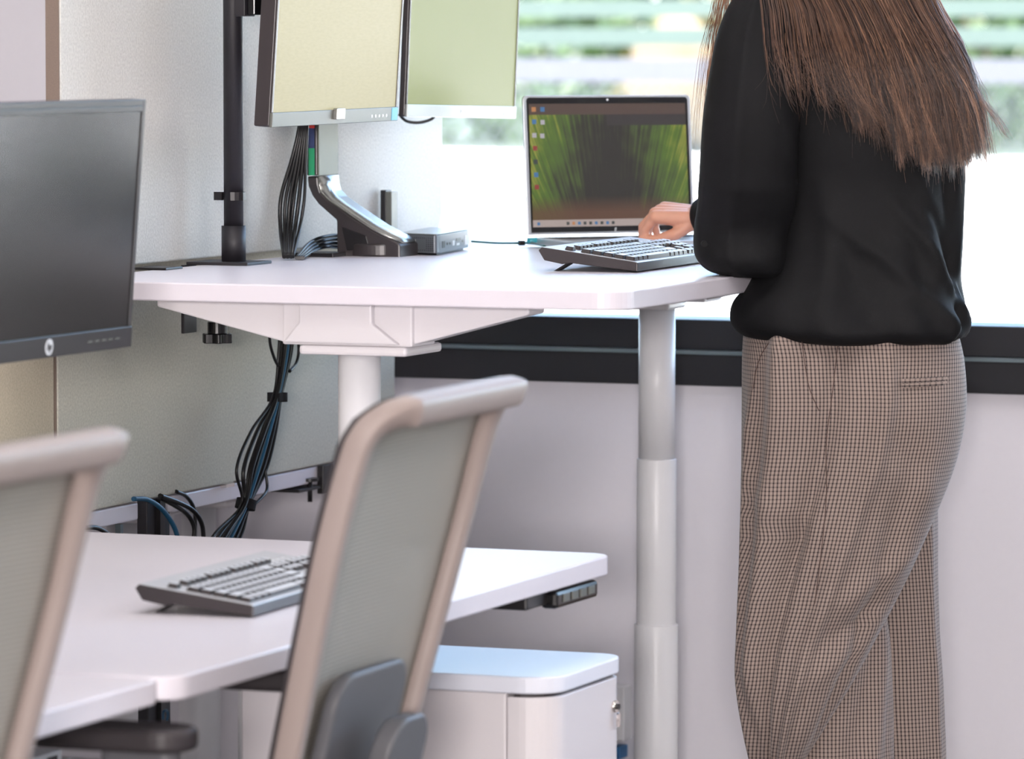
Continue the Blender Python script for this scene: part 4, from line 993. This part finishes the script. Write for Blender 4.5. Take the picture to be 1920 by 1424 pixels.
# blouse
bl = MB()
def fold_torso(th, py, p):
    a = math.degrees(th) % 360; d = 0
    for (c0, c1, w, am, y0, y1) in ((300, 318, 8, .007, 380, 620), (318, 330, 6, -.006, 300, 620), (285, 300, 9, .005, 450, 640), (335, 335, 7, .006, 330, 600), (262, 285, 8, -.005, 480, 640), (292, 340, 5, .006, 420, 600), (305, 345, 5, -.005, 400, 560), (275, 330, 6, .004, 470, 625), (250, 262, 9, .005, 400, 640), (325, 322, 5, .005, 320, 640)):
        if y0-80 < py < y1+30:
            t_ = (py-y0)/(y1-y0); cc = c0+(c1-c0)*t_; e = max(0, min(1, (py-y0+80)/80)); d += am*e*math.exp(-((a-cc)/w)**2)
    return d*1.8
torso = [(1520, 1600, -118, ZB, .055), (1505, 1625, -75, ZB, .06), (1440, 1660, -45, ZB-.01, .07), (1405, 1700, -5, ZB-.01, .095), (1400, 1735, 60, ZB-.01, .115), (1405, 1785, 150, ZB-.01, .128), (1430, 1808, 260, ZB-.01, .135), (1435, 1808, 360, ZB, .130), (1432, 1804, 450, ZB, .128), (1410, 1800, 520, ZB, .132), (1375, 1808, 565, ZB, .142), (1369, 1813, 596, ZB, .150), (1378, 1810, 618, ZB, .150), (1402, 1796, 634, ZB, .138), (1430, 1780, 640, ZB, .12)]
garment(bl, torso, amp=.006, seed=3, n_rows=160, extra=fold_torso)
# left upper sleeve, elbow and cuff
def fold_sl(th, py, p):
    a = math.degrees(th) % 360
    return .005*math.sin(py/26.)*math.exp(-((py-400)/90)**2)*(1 if a > 180 else .3)+.004*math.exp(-((a-255)/8)**2)
sleeve = [(1420, 1450, -38, ZB-.10, .03), (1385, 1480, -14, ZB-.11, .05), (1362, 1494, 20, ZB-.12, .062), (1343, 1498, 70, ZB-.125, .068), (1333, 1500, 120, ZB-.13, .07), (1319, 1500, 205, ZB-.13, .07), (1313, 1496, 290, ZB-.12, .068), (1311, 1494, 345, ZB-.10, .07), (1311, 1492, 378, ZB-.08, .072), (1302, 1490, 420, ZB-.06, .075), (1300, 1486, 455, ZB-.05, .078), (1306, 1482, 485, ZB-.05, .074), (1330, 1478, 508, ZB-.05, .06), (1370, 1470, 519, ZB-.05, .04)]
garment(bl, sleeve, amp=.004, seed=11, n_rows=130, extra=fold_sl)
# left forearm sleeve on the desk and right sleeve reaching to the laptop
def arm_loft(mb, pts, rs, seed):
    pp_ = smooth_path([p-PO for p in pts], 10); m = len(pp_); rr = [r_[0] for r_ in cat([[x] for x in rs], m)]
    mb.tube(pp_, 0, 28, rs=[r_*(1+.06*noise.noise(Vector((i*.2, seed, 0)))) for i, r_ in enumerate(rr)])
Lw = Vector((.885, .86, HH+.052)); arm_loft(bl, [at(1425, 440, 7.95), at(1400, 478, 8.02), at(1392, 478, 8.15), Lw], [.055, .05, .042, .032], 2)
hand_c = at(1262, 404, 8.72); Rw = at(1312, 408, 8.66)
arm_loft(bl, [at(1660, 40, 8.10), at(1610, 140, 8.28), at(1520, 300, 8.45), at(1430, 380, 8.56), at(1345, 402, 8.63), at(1318, 407, 8.655)], [.07, .06, .055, .05, .042, .034], 3)
bo = bl.build('blouse', blouse_m, per, smooth=True)
bt = at(1321, 458, 7.80)-PO
MB().cyl(bt, bt+FV*.02-RV*0, -0.0 or .005, n=20).build('cuff_button', blouse_m, bo, smooth=True)
# body: tapered capsules fused into one surface
body = MB()
def cap(a, b, ra, rb, n=20, k=6):
    a = Vector(a)-PO; b = Vector(b)-PO; ax = (b-a); L = ax.length or 1e-6; ax = ax/L; pts = []; rs = []
    for i in range(k+1): t_ = math.pi/2*i/k; pts.append(a-ax*ra*math.cos(t_)); rs.append(max(1e-4, ra*math.sin(t_)))
    for i in range(k+1): t_ = math.pi/2*i/k; pts.append(b+ax*rb*math.sin(t_)); rs.append(max(1e-4, rb*math.cos(t_)))
    body.tube(pts, 0, n, rs=rs)
def chain(pts, rs):
    for i in range(len(pts)-1): cap(pts[i], pts[i+1], rs[i], rs[i+1])
pel = at(1600, 700, ZB); che = at(1600, 150, ZB); nk = at(1575, -60, ZB); hd = at(1520, -190, ZB+.02)
Fc = (-RV*.75+FV*.66).normalized(); Sd = Vector((Fc.y, -Fc.x, 0))*1.0    # face direction, her right
for s_ in (-1, 1): chain([pel+Sd*s_*.05, at(1610, 450, ZB)+Sd*s_*.04, che+Sd*s_*.045], [.075, .065, .07])
chain([che+Sd*-.10+Vector((0, 0, .06)), che+Sd*.11+Vector((0, 0, .06))], [.045, .045])
chain([at(1590, 20, ZB), nk, hd-Vector((0, 0, .05))], [.06, .05, .05])
chain([hd+Vector((0, 0, .05))-Fc*.015, hd-Vector((0, 0, .035))+Fc*.02], [.088, .068])
chain([hd-Vector((0, 0, .07))+Fc*.045, hd-Vector((0, 0, .085))+Fc*.06], [.04, .028])             # jaw
chain([hd+Fc*.085+Vector((0, 0, .01)), hd+Fc*.105-Vector((0, 0, .02))], [.009, .013])            # nose
for s_ in (-1, 1): chain([hd+Sd*s_*.083-Vector((0, 0, .0))-Fc*.005, hd+Sd*s_*.083-Vector((0, 0, .03))], [.014, .009])   # ears
chain([hd+Fc*.080-Vector((0, 0, .05))-Sd*.018, hd+Fc*.080-Vector((0, 0, .05))+Sd*.018], [.009, .009])
for s_, off in ((-1, 0), (1, 0)):
    L4 = [pel-Sd*.04, at(1560, 1080, ZB-.01), at(1553, 1380, ZB+.01), at(1565, 1688, ZB+.01)] if s_ < 0 else [pel+Sd*.05, at(1655, 1080, ZB+.12), at(1668, 1380, ZB+.16), at(1672, 1682, ZB+.16)]
    foot = L4[3]; chain(L4, [.07, .058, .046, .034]); chain([foot-Vector((0, 0, .03)), foot+Fc*.14-Vector((0, 0, .055))], [.036, .026])
# arms
Lsh = at(1425, 30, ZB-.10); chain([Lsh, at(1410, 440, 7.92), Lw], [.038, .036, .027])
Rsh = at(1650, 40, ZB+.17); chain([Rsh, at(1520, 300, 8.45), Rw], [.045, .036, .026])
def hand(W_, fwd, side, up, curl, thumb, names='hand'):
    """W_ wrist, fwd along the hand, side towards the thumb"""
    k = W_+fwd*.085
    for j, o_ in enumerate((.028, .010, -.009, -.027)):       # palm as four fused rays
        chain([W_+side*o_*.55+fwd*.005, k+side*o_-fwd*abs(j-1)*.004], [.016, .0125])
    tips = []
    for j, (o_, L_) in enumerate(((.028, .070), (.010, .078), (-.009, .072), (-.027, .056))):
        p = k+side*o_-fwd*abs(j-1)*.004; a = curl[j][0]; pts = [p]
        for fr_, da in zip((.44, .31, .25), curl[j]):
            d = (fwd*math.cos(R(da))-up*math.sin(R(da))-side*(o_*.2)).normalized(); p = p+d*L_*fr_; pts.append(p)
        chain(pts, [.0098, .0088, .0080, .0068]); tips.append((pts[-1], (pts[-1]-pts[-2]).normalized()))
    tp_ = [W_+side*.018+fwd*.015-up*.004]
    for v in thumb: tp_.append(tp_[-1]+(fwd*v[0]+side*v[1]+up*v[2]))
    chain(tp_, [.0145, .0112, .0090, .0070][:len(tp_)]); tips.append((tp_[-1], (tp_[-1]-tp_[-2]).normalized()))
    return tips
# right hand, thumb side towards the camera, index finger and thumb nearly closed
fwR = (-RV*.93+FV*.30).normalized(); sdR = (-FV*.93-RV*.25-Vector((0, 0, .25))).normalized(); upR = sdR.cross(fwR).normalized()
if upR.z < 0: upR = -upR
Wr = at(1318, 408, 8.66)
tR = hand(Wr, (fwR+Vector((0, 0, .10))).normalized(), sdR, upR, [(50, 84, 104), (46, 84, 110), (45, 82, 108), (45, 80, 105)], [(.030, .014, -.022), (.032, .004, -.013), (.030, -.002, -.003)])
fwL = (Vector((-.25, .95, 0))).normalized(); sdL = Vector((.95, .25, 0))*1; upL = Vector((0, 0, 1))
tL = hand(Lw, fwL, -sdL*1.0 if False else sdL, upL, [(15, 35, 50)]*4, [(.03, .02, -.008), (.03, .008, -.006), (.02, .0, -.006)])
me = body.mesh('body'); bo_ = bpy.data.objects.new('body', me); COL.objects.link(bo_)
rm = bo_.modifiers.new('r', 'REMESH'); rm.mode = 'VOXEL'; rm.voxel_size = .0021; sm = bo_.modifiers.new('s', 'SMOOTH'); sm.iterations = 3; sm.factor = .6
dg = bpy.context.evaluated_depsgraph_get(); me2 = bpy.data.meshes.new_from_object(bo_.evaluated_get(dg)); bpy.data.objects.remove(bo_)
me2.name = 'body'; bd = link('body', me2, skin, per)
for (p, d) in tR:
    pass
eye_m = mat('eye_white', (.92, .91, .90), .2, noise_s=20, noise_amt=.01); iris = mat('brown_iris', (.25, .16, .10), .2, noise_s=20, noise_amt=.05); lip = mat('lips', (.74, .42, .40), .4, noise_s=50, noise_amt=.05)
for s_ in (-1, 1):
    c = hd+Fc*.074+Sd*s_*.031+Vector((0, 0, .012))-PO
    e_o = MB().tube([c+Fc*.012*math.cos(R(a))*-1 for a in range(0, 181, 20)], 0, 16, rs=[max(1e-4, .012*math.sin(R(a))) for a in range(0, 181, 20)]).build('eye', eye_m, bd, smooth=True)
    MB().cyl(c+Fc*.0105, c+Fc*.0125, .005, n=16).build('iris', iris, e_o)
MB().tube([hd+Fc*.088-Vector((0, 0, .05))+Sd*x-PO for x in (-.022, -.01, 0, .01, .022)], 0, 10, rs=[.001, .005, .0045, .005, .001]).build('lips', lip, bd, smooth=True)
for s_ in (-1, 1):
    foot = (at(1565, 1688, ZB+.01) if s_ < 0 else at(1672, 1682, ZB+.16))-PO; foot.z = 0; q_ = Fc.to_track_quat('Y', 'Z'); sh_m = MB(); rows = []
    for (yy, w_, h_) in ((-.055, .022, .05), (-.04, .034, .085), (0, .037, .095), (.06, .042, .075), (.12, .046, .052), (.17, .036, .036), (.20, .015, .018)):
        rows.append([foot+q_@Vector((w_*math.cos(a), yy, max(0, h_*.5+h_*.5*math.sin(a)))) for a in np.linspace(0, 2*math.pi, 21)[:-1]])
    sh_m.rings(rows).build('shoe', shoe_m, per, smooth=True)

# ------------------------------------------------------------------ hair
hm = bpy.data.materials.new('brown_hair'); hm.use_nodes = True; t = hm.node_tree; b = t.nodes['Principled BSDF']
at_n = t.nodes.new('ShaderNodeAttribute'); at_n.attribute_name = 'tint'; cr = t.nodes.new('ShaderNodeValToRGB')
cr.color_ramp.elements[0].color = (*s2l((.15, .10, .09)), 1); cr.color_ramp.elements[1].color = (*s2l((.66, .49, .38)), 1); x_ = cr.color_ramp.elements.new(.5); x_.color = (*s2l((.33, .23, .185)), 1)
t.links.new(at_n.outputs['Fac'], cr.inputs[0]); t.links.new(cr.outputs[0], b.inputs['Base Color']); b.inputs['Roughness'].default_value = .38; b.inputs['Specular IOR Level'].default_value = .6
GU = [0, .12, .25, .40, .55, .70, .85, 1.0]
G = [ # px at py = -330, -150, 0, 90, 180, tip ; tip py
    (1430, 1405, 1425, 1432, 1438, 1442, 160), (1440, 1425, 1480, 1495, 1515, 1530, 190), (1455, 1450, 1530, 1560, 1585, 1600, 222), (1480, 1490, 1572, 1610, 1635, 1662, 262),
    (1510, 1535, 1618, 1660, 1690, 1712, 298), (1545, 1590, 1660, 1705, 1745, 1762, 318), (1580, 1640, 1705, 1755, 1795, 1808, 305), (1610, 1690, 1752, 1800, 1836, 1845, 272)]
GA = np.array(G, float)
def hair_path(u, dep, fl, tipo, wav):
    g = np.array([np.interp(u, GU, GA[:, k]) for k in range(7)]); ty = g[6]+tipo
    ys = np.array([-330, -150, 0, 90, 180 if ty > 200 else ty*.6+40, ty]); xs = g[:6].copy(); xs[-1] += fl; xs[-2] += fl*.45
    zs = np.interp(ys, [-330, -150, 0, 100, 320], [ZB-.03, ZB-.09, ZB-.115, ZB-.145, ZB-.155]) + .16*abs(u-.45)**1.6*np.interp(ys, [-330, 0, 300], [.9, .8, .9])
    zs = zs-.10*max(0, (.32-u)/.32)*np.interp(ys, [-330, -60, 0], [0, .6, 1])
    # from the crown, round the skull, then down the back
    x1 = (u-.45)*.19; zr = -math.sqrt(max(.0004, .108**2-min(.1, abs(x1))**2))
    xs = np.concatenate([[1518+(u-.45)*70, 1522+x1*1160], xs[1:]]); zs = np.concatenate([[ZB+.01, ZB+.02+zr], zs[1:]]); ys = np.concatenate([[-352, -262], ys[1:]])
    n = 18
    out = cat(np.column_stack([xs, ys, zs]), n); P_ = []
    for i, (x, y, z) in enumerate(out):
        k = i/(n-1); w = wav[0]*math.sin(wav[1]+k*wav[2])*k**1.5
        P_.append(at(x+w, y, z-dep))
    return P_
NV = []; NF = []; NT = []
def add_strand(P_, r, tint):
    base = len(NV); m = len(P_)
    for i, p in enumerate(P_):
        rr = r*(1-.75*(i/(m-1))**3); q_ = p-PO
        NV.extend([(q_.x-RV.x*rr, q_.y-RV.y*rr, q_.z), (q_.x-FV.x*rr, q_.y-FV.y*rr, q_.z+rr*.3), (q_.x+RV.x*rr, q_.y+RV.y*rr, q_.z)]); NT.extend([tint]*3)
    for i in range(m-1):
        for k in range(3): NF.append((base+i*3+k, base+i*3+(k+1) % 3, base+(i+1)*3+(k+1) % 3, base+(i+1)*3+k))
clumps = []
for c in range(150):
    u = rng.beta(1.9, 1.0); clumps.append((u, rng.uniform(-.004, .022), rng.normal(0, 10), rng.normal(0, 13)-rng.exponential(14), (rng.normal(0, 13), rng.uniform(0, 6.28), rng.uniform(5, 11)), rng.uniform(.0, .9)))
for (u, dep, fl, tipo, wav, tint) in clumps:
    for k in range(int(34 if u > .2 else 12)):
        s_ = rng.normal(0, .03); sp_ = rng.normal(0, 1)
        add_strand(hair_path(min(1.02, max(0, u+s_)), dep+rng.uniform(-.004, .005), fl+sp_*4-(s_*400), tipo+rng.normal(0, 9), (wav[0]+rng.normal(0, 1), wav[1]+rng.normal(0, .15), wav[2])), rng.uniform(.0004, .0008), min(1, max(0, tint+rng.normal(0, .15))))
for k in range(500):   # loose hairs
    u = rng.uniform(.0, 1.04); add_strand(hair_path(u, rng.uniform(-.01, .035), rng.normal(0, 16), rng.normal(0, 22), (rng.normal(0, 9), rng.uniform(0, 6.3), rng.uniform(3, 10))), .00032, min(1, max(0, rng.normal(.6, .2))))
# wisps falling over the front of the left shoulder
for k in range(70):
    x0 = 1352+rng.normal(0, 10); w = rng.normal(0, 1)
    P_ = [at(1500, -345, ZB), at(1418+rng.normal(0, 6), -250, ZB-.03), at(x0+24, -110, ZB-.10), at(x0+4, 0, ZB-.10), at(x0-12+w*5, 90, ZB-.05), at(x0-22+w*7, 180+rng.normal(0, 15), ZB-.05), at(x0-26+w*9, 240+rng.normal(0, 35), ZB-.05)]
    add_strand(smooth_path(P_, 3), .0004, .8)
me = bpy.data.meshes.new('hair'); me.from_pydata(NV, [], NF); a_ = me.attributes.new('tint', 'FLOAT', 'POINT'); a_.data.foreach_set('value', np.array(NT, np.float32))
hr = link('hair', me, hm, per)
# scalp cap
sc_ = MB(); rows = []
for i in range(1, 13):
    th = math.pi*.62*i/12; rows.append([hd+Vector((0, 0, .045))-Fc*.02+(Vector((0, 0, 1))*math.cos(th)*.102+(Sd*math.cos(a)+Fc*math.sin(a)*(1.05))*math.sin(th)*.098)*(1) - PO for a in np.linspace(0, 2*math.pi, 33)[:-1] ])
hc_ = sc_.rings(rows, cap=True).build('hair_cap', hm, hr, smooth=True); ta = hc_.data.attributes.new('tint', 'FLOAT', 'POINT'); ta.data.foreach_set('value', np.full(len(hc_.data.vertices), .35, np.float32))
# drop helpers that ended up empty
for o in list(bpy.data.objects):
    if o.type == 'EMPTY' and not o.children: bpy.data.objects.remove(o)
